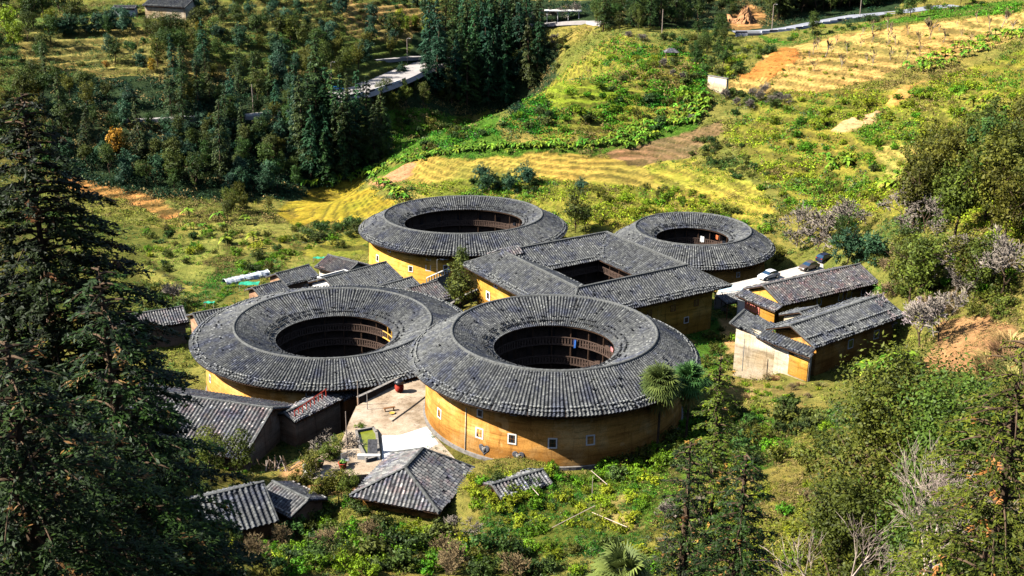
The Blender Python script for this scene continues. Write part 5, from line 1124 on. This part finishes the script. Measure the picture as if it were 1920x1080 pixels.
BUILD = [(5.65,144.5,20),(-27.7,170.6,22.5),(35.7,222.8,16.5),(-10.4,239,22.5),(13.8,191,20),(-43,144,11),(48,163,8),(55,168,7),(52,193,9),(60,198,6),(44,190,6),(-31,115,5.2),(-11,119,6.5),(-30,210,8),(-42,212,6),(-16,150,7),(-15,135,7),(-20,126,3)]
def clear(x, y): return all(math.hypot(x - a, y - b) > r for a, b, r in BUILD)
def scatter(poly, n, protos, s0, s1, label, group, mind=2., sink=.1, sz=(.9, 1.15), chk=True):
    xs = [p[0] for p in poly]; ys = [p[1] for p in poly]; C = []; tries = 0; cand = []
    while len(cand) < n * 12: 
        px, py = rp.uniform(min(xs), max(xs)), rp.uniform(min(ys), max(ys)); tries += 1
        if bool(inpoly(np.array([px]), np.array([py]), poly)[0]): cand.append((px, py))
        if tries > n * 400: break
    if not cand: return
    c = np.array(cand); X, Y, Z = march(c[:, 0], c[:, 1])
    for x, y, z in zip(X, Y, Z):
        if len(C) >= n: break
        if any((x - a) ** 2 + (y - b) ** 2 < mind * mind for a, b in C) or (chk and not clear(x, y)): continue
        C.append((x, y)); plant(rp.choice(protos), float(x), float(y), float(z) - sink, rp.uniform(s0, s1), label, group, sz=rp.uniform(*sz))
def row(pxs, n, protos, s0, s1, label, group, jit=3.):
    seg = [math.hypot(b[0] - a[0], b[1] - a[1]) for a, b in zip(pxs[:-1], pxs[1:])]; tot = sum(seg)
    for k in range(n):
        d = tot * (k + rp.random()) / n; i = 0
        while i < len(seg) - 1 and d > seg[i]: d -= seg[i]; i += 1
        f = min(1, d / seg[i]); px = pxs[i][0] + (pxs[i + 1][0] - pxs[i][0]) * f + rp.gauss(0, jit); py = pxs[i][1] + (pxs[i + 1][1] - pxs[i][1]) * f + rp.gauss(0, jit)
        x, y, z = G(px, py)
        if clear(x, y): plant(rp.choice(protos), x, y, z - .1, rp.uniform(s0, s1), label, group)
def one(protos, px, py, s, label, sz=1., k=0, rz=None, sink=.1):
    x, y, z = G(px, py); return plant(protos[k % len(protos)], x, y, z - sink, s, label, None, rz, sz)
# ---- far left wood and slopes
scatter([(60,150),(250,190),(560,170),(610,215),(690,300),(560,362),(300,372),(150,330),(40,250)], 85, P_DK + P_OL[:2] + P_BL + P_DK + P_CON[:1], .6, 1.1, 'tree in the dark far left wood', 'trees of the far left wood', 3.6)
scatter([(380,120),(560,140),(600,215),(560,300),(420,300),(330,240),(300,160)], 24, P_CON + P_CONB[:1], .5, .8, 'conifer beside the narrow wood road', 'conifers round the narrow road', 3.8)
scatter([(250,260),(560,230),(660,320),(560,360),(300,360)], 40, P_DK + P_BL, .7, 1.1, 'bushy tree below the narrow wood road', 'trees on the lower edge of the wood', 3.2)
scatter([(0,0),(130,10),(150,60),(60,110),(0,110)], 16, P_YG + P_DK, .9, 1.5, 'feathery tree in the top left corner', 'trees in the top left corner', 4)
row([(100,68),(130,66),(160,62),(190,60),(215,50),(240,64)], 9, P_BL, .75, 1.05, 'round bluish orchard tree, upper left', 'round trees of the upper left row')
scatter([(200,60),(640,50),(640,150),(480,160),(200,120)], 80, P_BL + P_DK + P_SDK + P_OL[:1], .6, 1.15, 'scattered round tree on the upper left terraces', 'trees of the upper left terraces', 4.5)
scatter([(330,0),(800,0),(800,60),(420,60)], 72, P_BL + P_SDK + P_DK[:1], .5, 1.0, 'tree on the top left tan terraces', 'trees of the top left terraces', 5)
scatter([(0,100),(200,110),(200,210),(0,260)], 16, P_DK + P_SOL, .7, 1.1, 'tree above the huge left edge conifer', 'trees above the big dark conifer', 4)
for px, py, s, lb in ((375, 62, .9, 'small yellow tree beside the pale path on the upper left terraces'), (284, 137, 1.0, 'yellow tree at the edge of the dark wood, farthest right of the lower two'), (72, 190, 1.2, 'yellow tree half hidden at the far left'), (200, 130, .6, 'faint yellow bush among the upper left orchard trees')): one(P_YL, px, py, s, lb)
one(P_YL, 222, 300, 1.9, 'orange leaved spreading tree low in the dark left wood')
scatter([(600,60),(760,75),(740,110),(690,135),(610,160),(560,150)], 18, P_DK + P_OL + P_BL, .7, 1.15, 'shady tree behind the parking road', 'trees behind the parking road', 3.5)
scatter([(700,185),(860,165),(860,205),(760,215),(650,222)], 16, P_DK + P_OL, .5, .85, 'tree below the parking road edge', 'trees below the parking road', 3.2)
one(P_BL, 752, 146, .75, 'single round tree standing on the parking road', 1.1)
row([(745,50),(800,62),(820,75)], 6, P_YG, .7, .9, 'yellowish tree behind the far lamp post', 'trees on the bank behind the lamp post')
scatter([(800,190),(870,200),(960,170),(990,110),(970,60),(900,55),(820,110),(790,160)], 34, P_CONB + P_CONB + P_CON + P_DK[:2], .75, 1.4, 'bluish conifer in the gorge stand', 'conifers at the gorge', 3.4)
scatter([(850,110),(980,70),(1030,100),(1020,150),(960,200),(860,205)], 22, P_CONB + P_CON, .8, 1.25, 'tall conifer on the gorge floor', 'conifers on the gorge floor', 3.2)
scatter([(540,260),(600,240),(650,280),(640,330),(560,340)], 12, P_CON + P_CONB, .95, 1.35, 'tall spire conifer at the wood edge', 'spire conifers at the wood edge', 3.2)
scatter([(790,60),(900,20),(1000,10),(980,60),(880,90)], 16, P_CONB + P_CON, .8, 1.2, 'conifer on the crest behind the gorge', 'conifers behind the gorge', 4)
scatter([(690,205),(900,225),(920,262),(800,285),(700,262),(670,230)], 36, P_SGR + P_SDK + P_SOL, .9, 1.5, 'leafy bush in the valley thicket', 'bushes of the valley thicket', 2.2)
scatter([(570,300),(700,250),(740,300),(660,345),(580,355)], 16, P_DK + P_CON, .6, 1.0, 'dark tree at the shady gorge mouth', 'trees at the gorge mouth', 3.2)
scatter([(600,230),(690,240),(730,300),(650,338),(600,320)], 18, P_CON + P_DK + P_CONB, .75, 1.2, 'dark tree left of the valley thicket', 'trees left of the valley thicket', 3)
for k in range(7):
    row([(372 + k * 18, 592 - k * 13), (430 + k * 14, 535 - k * 9), (490 + k * 9, 490 - k * 4)], 13, P_SGR, .32, .5, 'vegetable clump in terrace row %s' % 'one two three four five six seven'.split()[k], 'vegetables of row %d' % (k + 1), 1.5)
# ---- knoll and top right
scatter([(940,240),(1050,170),(1130,90),(1240,110),(1250,180),(1150,240),(1050,260)], 46, P_SGR + P_SYG + P_SDK[:1], .8, 1.5, 'green bush on the rounded knoll', 'bushes on the knoll', 2.6)
scatter([(1150,60),(1300,60),(1330,160),(1300,230),(1200,250),(1180,180),(1240,150)], 40, P_SDK + P_SOL + P_PKB + P_SGR[:1], .9, 1.4, 'bush in the hollow right of the knoll', 'bushes in the hollow right of the knoll', 2.6)
scatter([(960,70),(1060,60),(1070,110),(1010,160),(975,150)], 18, P_SOL + P_PKB + P_SDK, .8, 1.3, 'greyish bush between the gorge and the knoll', 'bushes beside the gorge', 2.8)
row([(990,46),(1020,40),(1045,38),(1075,36)], 5, P_BARE, .8, 1.1, 'bare reddish tree at the far road bend', 'bare trees at the far road bend', 1)
scatter([(1110,60),(1120,2),(1290,2),(1290,50),(1200,60)], 60, P_CON + P_DK + P_DK, .75, 1.15, 'dark tree left of the orange rock cutting', 'trees left of the rock cutting', 3.5)
scatter([(1300,60),(1370,70),(1380,120),(1340,140),(1290,120)], 16, P_DK, .55, .85, 'tree under the dark masonry wall', 'trees under the climbing road', 2.8)
scatter([(1440,40),(1540,25),(1660,10),(1700,0),(1440,0)], 60, P_DK + P_DK + P_CON, 1.0, 1.5, 'dark tree behind the climbing road', 'trees behind the climbing road', 3.4)
scatter([(1300,30),(1370,10),(1375,40),(1320,60)], 8, P_DK, .7, 1., 'dark tree just left of the orange rock', 'trees left of the orange rock', 3)
row([(1470,72),(1560,56),(1640,42),(1740,22),(1860,8)], 34, P_SGR + P_SDK + P_DK[:1], .7, 1.1, 'hedge bush below the climbing road', 'bushes along the climbing road', 5)
scatter([(1370,90),(1440,92),(1460,85),(1400,135),(1360,150),(1340,140)], 20, P_SYG + P_SGR + P_SDK, .9, 1.3, 'bush just left of the tan hill', 'bushes left of the tan hill', 2.2)
scatter([(1500,90),(1620,60),(1900,35),(1900,70),(1700,110),(1560,140),(1500,130)], 42, P_SAP, .7, 1.5, 'thin young tree on the tan hill', 'young trees on the tan hill', 4)
scatter([(1400,160),(1500,100),(1700,70),(1880,50),(1860,80),(1680,120),(1560,160)], 46, P_SYG, .28, .55, 'yellow green tuft on the tan hill', 'little bushes on the tan hill', 3)
for px, py, s, lb in ((1545, 108, 2.3, 'taller bare sapling on the tan hill'), (1742, 72, 2.4, 'pale bare tree at the upper right of the tan hill'), (1876, 52, 2.2, 'white stemmed sapling at the right end of the tan hill')): one(P_SAP, px, py, s, lb)
# ---- banana rows
row([(565,352),(640,340),(700,322),(770,300),(840,288),(920,280),(1000,277),(1100,275),(1180,262)], 100, P_BAN, .75, 1.1, 'banana plant above the golden terraces', 'bananas of the long row', 3.5)
scatter([(1130,270),(1200,232),(1290,195),(1335,190),(1330,215),(1250,250),(1180,285)], 62, P_BAN, .75, 1.1, 'banana plant right of the long row', 'bananas of the right patch', 1.4)
row([(690,330),(715,348),(740,365),(762,378)], 16, P_BAN, .95, 1.3, 'banana plant beside the hay field', 'bananas beside the hay field', 3)
scatter([(1690,130),(1760,100),(1830,72),(1915,58),(1915,70),(1840,100),(1740,140)], 66, P_BAN, .75, 1.1, 'banana plant crossing the right hill', 'bananas of the right hill', 1.5)
scatter([(1280,170),(1330,180),(1330,230),(1285,240)], 16, P_BAN, 1., 1.4, 'banana plant left of the cream block wall', 'bananas by the cream block wall', 1.6)
scatter([(1560,640),(1640,660),(1720,690),(1640,720),(1560,700)], 9, P_BAN, 1.1, 1.5, 'large banana plant below the blossom tree', 'bananas below the blossom tree', 1.8)
scatter([(1640,340),(1700,330),(1720,370),(1650,370)], 8, P_BAN, 1.2, 1.6, 'banana plant under the olive trees', 'bananas under the olive trees', 2)
scatter([(1780,180),(1900,200),(1900,260),(1800,240)], 14, P_BAN, .8, 1.2, 'leafy banana plant high on the right slope', 'bananas high on the right slope', 2)
scatter([(340,400),(480,420),(480,470),(360,450)], 8, P_BAN, .9, 1.3, 'banana plant on the left meadow', 'bananas of the left meadow', 4)
scatter([(1545,300),(1595,300),(1600,325),(1545,325)], 8, P_BAN, .9, 1.3, 'banana plant in the round clump', 'bananas of the round clump', 1.)
# ---- fields behind the village
scatter([(880,340),(1020,335),(1030,360),(900,365)], 12, P_SDK + P_BL[:1], .7, 1.1, 'dark bush behind the oval house', 'dark bushes behind the oval house', 2.5)
for px, py, s, lb in ((985, 350, 1.15, 'large dark round bush behind the oval house'), (1090, 360, .7, 'round bush standing alone right of the oval house roof'), (1078, 436, 1.5, 'dark green tree wedged between the oval house and the square house')): one(P_BL if s < 1.4 else P_DK, px, py, s * .8, lb)
one(P_DK, 1098, 440, .8, 'second dark tree in the gap behind the square house', k=1)
scatter([(1100,360),(1260,350),(1400,400),(1440,440),(1150,400)], 30, P_SGR + P_SOL + P_SYG, .8, 1.4, 'bush behind the smallest round house', 'bushes behind the smallest round house', 2.5)
scatter([(1290,260),(1400,270),(1440,330),(1380,340),(1300,300)], 26, P_SDK + P_SOL, .6, 1.0, 'dark bush in the right orchard', 'dark orchard bushes', 2.4)
scatter([(1350,180),(1460,165),(1475,205),(1400,215),(1340,195)], 14, P_SDK + P_PKB, .9, 1.3, 'greyish shrub under the tan hill', 'shrubs under the tan hill', 2.4)
scatter([(1440,170),(1700,180),(1900,140),(1900,330),(1700,330),(1450,290)], 85, P_SYG + P_SGR + P_SYG, .7, 1.7, 'yellow green shrub on the broad right slope', 'shrubs of the right slope', 3)
scatter([(1440,300),(1640,340),(1660,400),(1480,400),(1400,370)], 36, P_SYG + P_SOL + P_SGR, .5, 1.1, 'low shrub on the lower right slope', 'shrubs of the lower right slope', 2.6)
for px, py, s, lb in ((1375, 215, .9, 'lone dark round bush in the meadow'), (1438, 408, .55, 'tiny round tree above the smallest round house'), (1640, 322, 1.0, 'single olive bush in the middle of the right slope')): one(P_SDK, px, py, s, lb)
scatter([(250,430),(560,420),(690,420),(660,460),(450,520),(260,520)], 52, P_SDK + P_SOL + P_SYG + P_SGR, .6, 1.25, 'shrub on the rough left meadow', 'shrubs of the left meadow', 2.6)
scatter([(420,370),(520,385),(520,420),(400,420)], 14, P_OL + P_SOL, .45, .7, 'olive tree left of the hay field', 'olive trees left of the hay field', 3)
scatter([(570,430),(680,415),(680,440),(590,460)], 14, P_SDK, .8, 1.3, 'dark bush in front of the hay field', 'dark bushes before the hay field', 2)
scatter([(370,590),(450,575),(460,600),(400,620)], 8, P_SGR + P_SOL, .6, 1.0, 'bush beside the vegetable terraces', 'bushes by the vegetable terraces', 2)
scatter([(270,520),(350,560),(350,640),(280,600)], 12, P_SOL + P_PKB + P_SDK, 1., 1.6, 'tangled bush behind the half hidden house', 'tangled bushes left of the village', 2.5)
# ---- village trees
_q = atz(863, 583, -1.5); plant(P_DK[0], _q[0], _q[1], -2.2, 1.2, 'dense round evergreen left of the yellow wall of the square house', sz=.95, rz=1.)
_q = atz(866, 520, -1.5); plant(P_DK[1], _q[0], _q[1], -3.2, .6, 'narrow reddish tipped tree behind the round evergreen', sz=1.5)
one(P_SGR, 651, 800, 1.35, 'bright green bush between the lattice panel and the pond', 1.3)
one(P_SGR, 676, 806, .7, 'low green bush at the corner of the yard', k=1)
one(P_BARE, 640, 862, .85, 'bare grey tree in the dark corner by the pond')
one(P_SYG, 665, 890, .5, 'ragged straw bush beside the grey chair')
one(P_SDK, 1412, 520, .9, 'olive bush between the smallest round house and the white car')
one(P_BL, 1590, 500, 1.15, 'big dark leaved tree over the black blue car'); one(P_BL, 1640, 500, .95, 'dark tree right of the car lane', k=1); one(P_DK, 1570, 470, .8, 'dark tree behind the cars', k=2)
one(P_OL, 1700, 520, .8, 'olive green tree right of the long tiled house'); one(P_DK, 1690, 500, .85, 'dark bushy tree on the bank right of the long house', k=1); one(P_OL, 1745, 545, .8, 'olive tree behind the blossom', k=1)
for px, py, s, lb, P in ((1530, 470, 1.7, 'broad bare pinkish tree behind the parked cars', P_BARE), (1495, 462, 1.3, 'smaller bare tree left of the broad pinkish one', P_BARE), (1585, 440, 1.3, 'bare tree behind the dark leaved tree', P_BARE), (1690, 440, 1.3, 'bare pinkish tree below the olive trees', P_BARE), (1735, 445, 1.1, 'bare tree at the foot of the olive trees', P_BARE),
    (1668, 648, 1.35, 'pale blossom tree hanging over the front house roof', P_BLOS), (1725, 650, 1.35, 'pale twiggy blossom tree right of the front house', P_BLOS), (1760, 640, 1.3, 'straw coloured bare tree right of the blossom', P_BARE), (1830, 520, 1.5, 'bare thicket tree on the right bank', P_BARE), (1870, 560, 1.5, 'bare thicket tree near the right edge', P_BARE), (1790, 560, .8, 'pinkish bare tree above the dirt patch', P_BARE),
    (1322, 590, .55, 'leafless shrub tree against the square house', P_BARE), (1290, 592, .5, 'second leafless tree against the square house', P_BARE)): one(P, px, py, s, lb, k=int(px))
scatter([(1440,500),(1480,440),(1560,420),(1640,410),(1640,450),(1560,470),(1500,500)], 12, P_SOL + P_SGR, .7, 1.1, 'bush under the bare pinkish trees', 'bushes under the bare trees', 2)
scatter([(1680,300),(1920,260),(1920,470),(1820,470),(1700,440)], 30, P_OL + P_OL + P_DK[:1], 1.0, 1.5, 'olive green tree, right edge grove', 'olive trees of the right grove', 2.8)
scatter([(1640,480),(1900,480),(1900,600),(1740,600),(1660,560)], 46, P_SOL + P_TWB + P_SGR + P_SYG + P_OL[:1], .8, 1.4, 'tangled bush right of the houses', 'tangled bushes right of the houses', 2.4)
scatter([(1300,620),(1370,610),(1380,690),(1330,720)], 12, P_SGR + P_SOL, .6, .9, 'bush left of the cream house', 'bushes by the cream house', 1.8)
scatter([(1260,560),(1420,575),(1380,600),(1280,600)], 8, P_SOL + P_PKB, .4, .6, 'shrub before the square house', 'shrubs before the square house', 1.5)
scatter([(1850,640),(1920,640),(1920,740),(1840,720)], 8, P_REED, 1.0, 1.6, 'tuft of golden reeds at the right edge', 'reeds at the right edge', 1.5)
# ---- slope just beyond the right edge of the frame
scatter([(1930,200),(2350,200),(2350,640),(1930,640)], 34, P_OL + P_SYG + P_SOL + P_SGR, .9, 1.5, 'tree on the right slope', 'trees beyond the right grove', 4)
# ---- near slope
scatter([(1385,700),(1440,705),(1520,722),(1560,715),(1540,760),(1400,750)], 22, P_SGR + P_SYG + P_TWB + P_REED, .3, .6, 'weed clump before the cream house', 'weeds before the cream house', 1.2, chk=False)
scatter([(1120,905),(1130,880),(1210,862),(1270,815),(1330,770),(1350,800),(1290,860),(1200,900)], 34, P_SGR + P_SGR + P_SDK + P_SOL, .8, 1.35, 'bush hiding the near wall foot', 'bushes hiding the near wall foot', 1.5, chk=False)
scatter([(690,935),(780,950),(880,900),(1010,900),(1020,930),(860,960),(720,975)], 20, P_SGR + P_SDK + P_SYG, .5, .85, 'bush hugging the hipped roof', 'bushes hugging the hipped roof', 1.3)
scatter([(540,940),(700,940),(860,1000),(900,1075),(560,1075)], 48, P_SOL + P_SDK + P_SGR, .7, 1.2, 'leafy bush below the pavilion roof', 'bushes under the pavilion roof', 2)
scatter([(360,1000),(900,1010),(1300,1060),(1250,1080),(400,1080)], 60, P_TWB + P_SOL + P_SGR + P_SDK + P_SYG, .7, 1.2, 'dry twiggy bush along the bottom edge', 'dry bushes of the bottom edge', 1.8)
scatter([(580,905),(650,880),(720,930),(640,960),(560,950)], 7, P_OL, .45, .6, 'bushy young tree left of the pavilion roof', 'young trees left of the pavilion', 1.8)
scatter([(1230,800),(1330,770),(1420,760),(1560,790),(1560,880),(1330,920),(1240,870)], 30, P_SGR + P_SDK + P_SOL, .7, 1.3, 'leafy bush below the fan palms', 'bushes on the bank right of the near house', 2)
scatter([(900,900),(1130,860),(1220,850),(1230,960),(1180,1000),(950,1000)], 70, P_SGR + P_SYG, .35, .8, 'creeper mound under the near wall', 'creeper mounds at the near wall', 1.4)
scatter([(1330,900),(1640,870),(1700,1080),(1400,1080)], 24, P_SYG + P_SGR + P_TWB, .5, 1.0, 'bush among the sunny lower beds', 'bushes of the sunny beds', 2)
scatter([(1240,930),(1330,960),(1320,1070),(1220,1060)], 5, P_PKB, .8, 1.1, 'pinkish twig bush right of the trellis garden', 'pinkish bushes by the garden', 1.5)
one(P_SDK, 1460, 800, 1.4, 'dark glossy bush in the middle of the right bank'); one(P_SDK, 1520, 800, 1.2, 'second dark glossy bush on the right bank', k=1)
one(P_SGR, 990, 1000, .8, 'bright green leafy shrub in the dry patch near the bottom'); one(P_SDK, 690, 1060, 1.5, 'dark bush at the bottom edge below the pavilion'); one(P_BARE, 860, 1010, .55, 'leafless young tree standing on the near slope', rz=0)
one(P_SDK, 60, 900, 1.6, 'dark bush under the big conifer at the left edge')
scatter([(360,870),(440,860),(480,900),(440,930),(350,920)], 10, P_SDK + P_SGR + P_OL[:1], .4, .7, 'garden bush before the big old house', 'bushes before the big old house', 1.2)
# ------------------------------------------------------------------ near trees
def near(build, px, py_top, yd, label, name, cat, wfac=1., hmin=2., **kw):
    """stands at distance yd under the sight line px; its tip reaches the sight line (px, py_top)"""
    x, y, z = aty(px, py_top, yd); g = gz(x, y); h = max(hmin, z - g); o = thing(name, label, cat, (x, y, g)); build(o, int(px + yd), h=h, **kw)
    for c in [c for c in bpy.data.objects if c.parent == o and not c.users_collection]: COL.objects.link(c)
    return o
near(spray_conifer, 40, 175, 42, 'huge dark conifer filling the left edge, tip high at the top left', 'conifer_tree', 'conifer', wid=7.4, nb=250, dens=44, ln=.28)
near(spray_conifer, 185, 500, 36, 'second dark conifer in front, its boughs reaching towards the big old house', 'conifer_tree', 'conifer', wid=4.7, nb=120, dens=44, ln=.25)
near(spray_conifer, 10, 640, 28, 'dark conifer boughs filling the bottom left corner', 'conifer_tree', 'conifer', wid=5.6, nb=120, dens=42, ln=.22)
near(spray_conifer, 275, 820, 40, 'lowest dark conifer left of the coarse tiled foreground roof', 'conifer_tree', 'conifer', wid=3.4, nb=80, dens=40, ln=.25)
near(spray_conifer, 1352, 668, 58, 'slim dark conifer standing in front of the right garden bank', 'conifer_tree', 'conifer', wid=2.7, nb=150, dens=36, ln=.26, mat=L_NEARR, tm=M_TRUNK)
near(spray_conifer, 1295, 830, 50, 'shorter conifer left of the slim one at the lower right', 'conifer_tree', 'conifer', wid=2.0, nb=90, dens=38, ln=.24, mat=L_NEAR)
near(spray_conifer, 1400, 850, 46, 'bushy conifer at the bottom just right of the slim one', 'conifer_tree', 'conifer', wid=2.4, nb=100, dens=40, ln=.22, mat=L_NEAR)
near(broad, 1680, 655, 62, 'big glossy leaved tree at the lower right', 'broadleaf_tree', 'tree', r=4.6, n=26000, ln=.26, mat=L_LAUREL, nl=12, low=.2)
near(broad, 1830, 700, 50, 'dark glossy tree behind the bare branches in the lower right corner', 'broadleaf_tree', 'tree', r=4.4, n=24000, ln=.22, mat=L_LAUREL, nl=12, low=.1)
near(broad, 1590, 905, 56, 'low glossy leaved tree left of the bare branches', 'broadleaf_tree', 'tree', r=2.8, n=8000, ln=.22, mat=L_OL, nl=8, low=.1)
near(spray_conifer, 1925, 640, 30, 'sunlit conifer with rusty tips at the right edge', 'conifer_tree', 'conifer', wid=3.6, nb=120, dens=40, ln=.17, mat=L_NEARR)
near(bare, 1745, 770, 36, 'bare pale branched tree in the bottom right corner', 'bare_tree', 'bare tree', depth=6, mat=M_TRUNKP, tm=M_TRUNKP, r0=.11, twig=.010, spread=.42, stems=1)
near(bare, 1600, 850, 40, 'thin leafless stems left of the bare pale tree at the bottom', 'bare_tree', 'bare tree', depth=5, mat=M_TRUNKP, tm=M_TRUNKP, r0=.08, twig=.010, spread=.4, stems=1)
near(fan_palm, 1238, 722, 131, 'left fan palm with a skirt of dead leaves beside the near wall', 'fan_palm', 'palm', R=1.9, pet=1.5, nl=46, skirt=30, nb=20)
near(fan_palm, 1292, 716, 134, 'right fan palm beside the near round house wall', 'fan_palm', 'palm', R=1.9, pet=1.5, nl=46, skirt=24, nb=20)
near(fan_palm, 1165, 1085, 56, 'spiky fan palm crown cut off by the bottom edge', 'fan_palm', 'palm', R=1.35, pet=1.1, nl=22, skirt=0, nb=22)

# each plant of a group gets a label of its own: size, and its place in the group as the photo shows it
ORD = 'leftmost,second,third,fourth,fifth,sixth,seventh,eighth,ninth,tenth,eleventh,twelfth,thirteenth,fourteenth,fifteenth,sixteenth,seventeenth,eighteenth,nineteenth,twentieth'.split(',')
def project(v):
    x, y, z = v.x, v.y, v.z - CAM_H; d = y * cp - z * sp; u = y * sp + z * cp; X = CF * x / d; Y = -CF * u / d; return 960 + X * cr - Y * sr, 540 + X * sr + Y * cr
groups = {}
for o in bpy.data.objects:
    if o.parent is None and o.get('group') and o.get('_s'): groups.setdefault(o['group'], []).append(o)
for g, L in groups.items():
    base = L[0]['label']; n = len(L); ny_ = 1 if n < 8 else 2 if n < 16 else 3 if n < 30 else 4; ns = 1 if n < 8 else 2 if n < 36 else 3
    L.sort(key=lambda o: project(o.location)[1]); rows = [L[i * n // ny_:(i + 1) * n // ny_] for i in range(ny_)]
    rn = {1: [''], 2: ['upper', 'lower'], 3: ['upper', 'middle', 'lower'], 4: ['top', 'upper', 'lower', 'bottom']}[ny_]; sn = {1: [''], 2: ['smaller', 'larger'], 3: ['small', 'middling', 'large']}[ns]
    for r, row_ in zip(rn, rows):
        q = sorted(row_, key=lambda o: o['_s']); m_ = len(q)
        for k in range(ns):
            c = sorted(q[k * m_ // ns:(k + 1) * m_ // ns], key=lambda o: project(o.location)[0])
            for i, o in enumerate(c):
                od_ = ORD[i] + ('' if i == 0 else ' from left') if i < 20 else 'number %d from left' % (i + 1)
                o['label'] = ('%s %s, %s%s' % (sn[k], base, od_, (' in the %s row' % r) if r else '')).strip()
for o in bpy.data.objects:
    if '_s' in o: del o['_s']
# ------------------------------------------------------------------ undergrowth: leafy ground cover too fine to count
def clump_template(rng, n, flat=.55):
    d = rng.normal(0, 1, (n, 3)); d[:, 2] = np.abs(d[:, 2]); d /= np.linalg.norm(d, axis=1, keepdims=True); r = rng.uniform(.45, 1, n)[:, None]
    C = d * r * np.array([1, 1, flat * 1.6]); return leaves(C, d * .7 + np.array([0, 0, .5]), .42, .26, rng, rng.random(n))
def undergrowth(name, label, P, S, Cc, nleaf, seed):
    rng = R_(seed); tp = [clump_template(rng, nleaf) for _ in range(8)]; which = rng.integers(0, 8, len(P)); a = rng.uniform(0, 6.28, len(P)); VS, CS = [], []
    for k in range(8):
        i = np.nonzero(which == k)[0]; v, q, t = tp[k]; ca, sa = np.cos(a[i])[:, None], np.sin(a[i])[:, None]; s = S[i][:, None]
        X = (v[None, :, 0] * ca - v[None, :, 1] * sa) * s + P[i, 0:1]; Y = (v[None, :, 0] * sa + v[None, :, 1] * ca) * s + P[i, 1:2]; Z = v[None, :, 2] * s + P[i, 2:3]
        VS.append(np.stack([X, Y, Z], -1).reshape(-1, 3)); CS.append((Cc[i][:, None, :] * (.45 + 1.1 * t[None, :, None])).reshape(-1, 3))
    V = np.concatenate(VS); me = np_mesh(name, V, np.arange(len(V)).reshape(-1, 4), M_UNDER, col=np.clip(np.concatenate(CS), 0, 1)); tag(obj(name, me), label, kind='stuff')
m, nt, b = new_mat('undergrowth_leaves'); at = N(nt, 'ShaderNodeAttribute', attribute_name='Col'); nt.links.new(at.outputs['Color'], b.inputs['Base Color']); b.inputs['Roughness'].default_value = .7; b.inputs['Specular IOR Level'].default_value = .2
tr = N(nt, 'ShaderNodeBsdfTranslucent'); nt.links.new(at.outputs['Color'], tr.inputs[0]); mx = N(nt, 'ShaderNodeMixShader'); mx.inputs[0].default_value = .25
nt.links.new(b.outputs[0], mx.inputs[1]); nt.links.new(tr.outputs[0], mx.inputs[2]); nt.links.new(mx.outputs[0], nt.nodes['Material Output'].inputs[0]); M_UNDER = m
rg = R_(77)
def sow(n, y0, y1, smin, smax, nleaf, name, label, seed):
    px = np.where(rg.random(n) < .78, rg.uniform(-40, 1960, n), rg.uniform(-700, 2620, n)); py = rg.uniform(y0, y1, n); x, y, z = march(px, py)
    # spread each seed around on the ground so that nothing is aligned with the view
    x = x + rg.normal(0, 1.5, n); y = y + rg.normal(0, 2.5, n); z = sample_grid(ZZ, x, y)
    j = np.clip(np.searchsorted(GY, y), 0, len(GY) - 1); i = np.clip(np.searchsorted(GX, x), 0, len(GX) - 1)
    patch = np.clip((fbm(x, y, 7, V3) - .32) * 3.2, .12, 1.3)
    keep = (rg.random(n) < DEN[j, i] * patch) & (y < 560)
    for a_, b_, r_ in BUILD[:5] + [(-13.5, 141, 5), (-14, 152, 6), (-13, 134, 5), (47, 187, 3)]: keep &= np.hypot(x - a_, y - b_) > r_ - 2.2
    keep &= ~inpoly(x, y, [p[:2] for p in Lp])
    for Q, w in ((Q1, 12), (Q2, 3.5), (Q3, 5), (Q4_, 5)):
        for q in Q: keep &= np.hypot(x - q.x, y - q.y) > w
    i, j, x, y, z = i[keep], j[keep], x[keep], y[keep], z[keep]
    c = VCOL[j, i].astype(float); g = GCOL[j, i].astype(float); m_ = rg.random((len(x), 1)); c = c * (.55 + .8 * m_); dry = rg.random((len(x), 1)) < .12; c = np.where(dry, np.array((.30, .22, .08)) * (.6 + m_ * .7), c); dk = rg.random((len(x), 1)) < .16; c = np.where(dk, c * np.array((.35, .5, .5)), c)
    big = fbm(x, y, 22, V2)[:, None]; c = c * np.where(big > .56, (.42, .72, .9), 1.) ; c = np.where((big < .40) & (m_ > .35), np.array((.24, .18, .06)) * (.6 + m_ * .6), c)
    s = rg.uniform(smin, smax, len(x)) * VH[j, i]
    undergrowth(name, label, np.c_[x, y, z - .05], s, c, nleaf, seed)
sow(110000, 0, 420, .6, 1.5, 12, 'undergrowth', 'low scrub and grass tufts on the far slopes', 1)
sow(62000, 390, 800, .35, 1.0, 16, 'undergrowth', 'scrub, weeds and grass around the village', 2)
sow(72000, 760, 1110, .22, .62, 20, 'undergrowth', 'leafy weeds and creepers on the near slope', 3)
for o_ in [o for o in bpy.data.objects if not o.users_collection]: bpy.data.objects.remove(o_)
print('OBJECTS TOTAL', len(bpy.data.objects), 'faces', sum(len(o.data.polygons) for o in bpy.data.objects if o.type == 'MESH'))
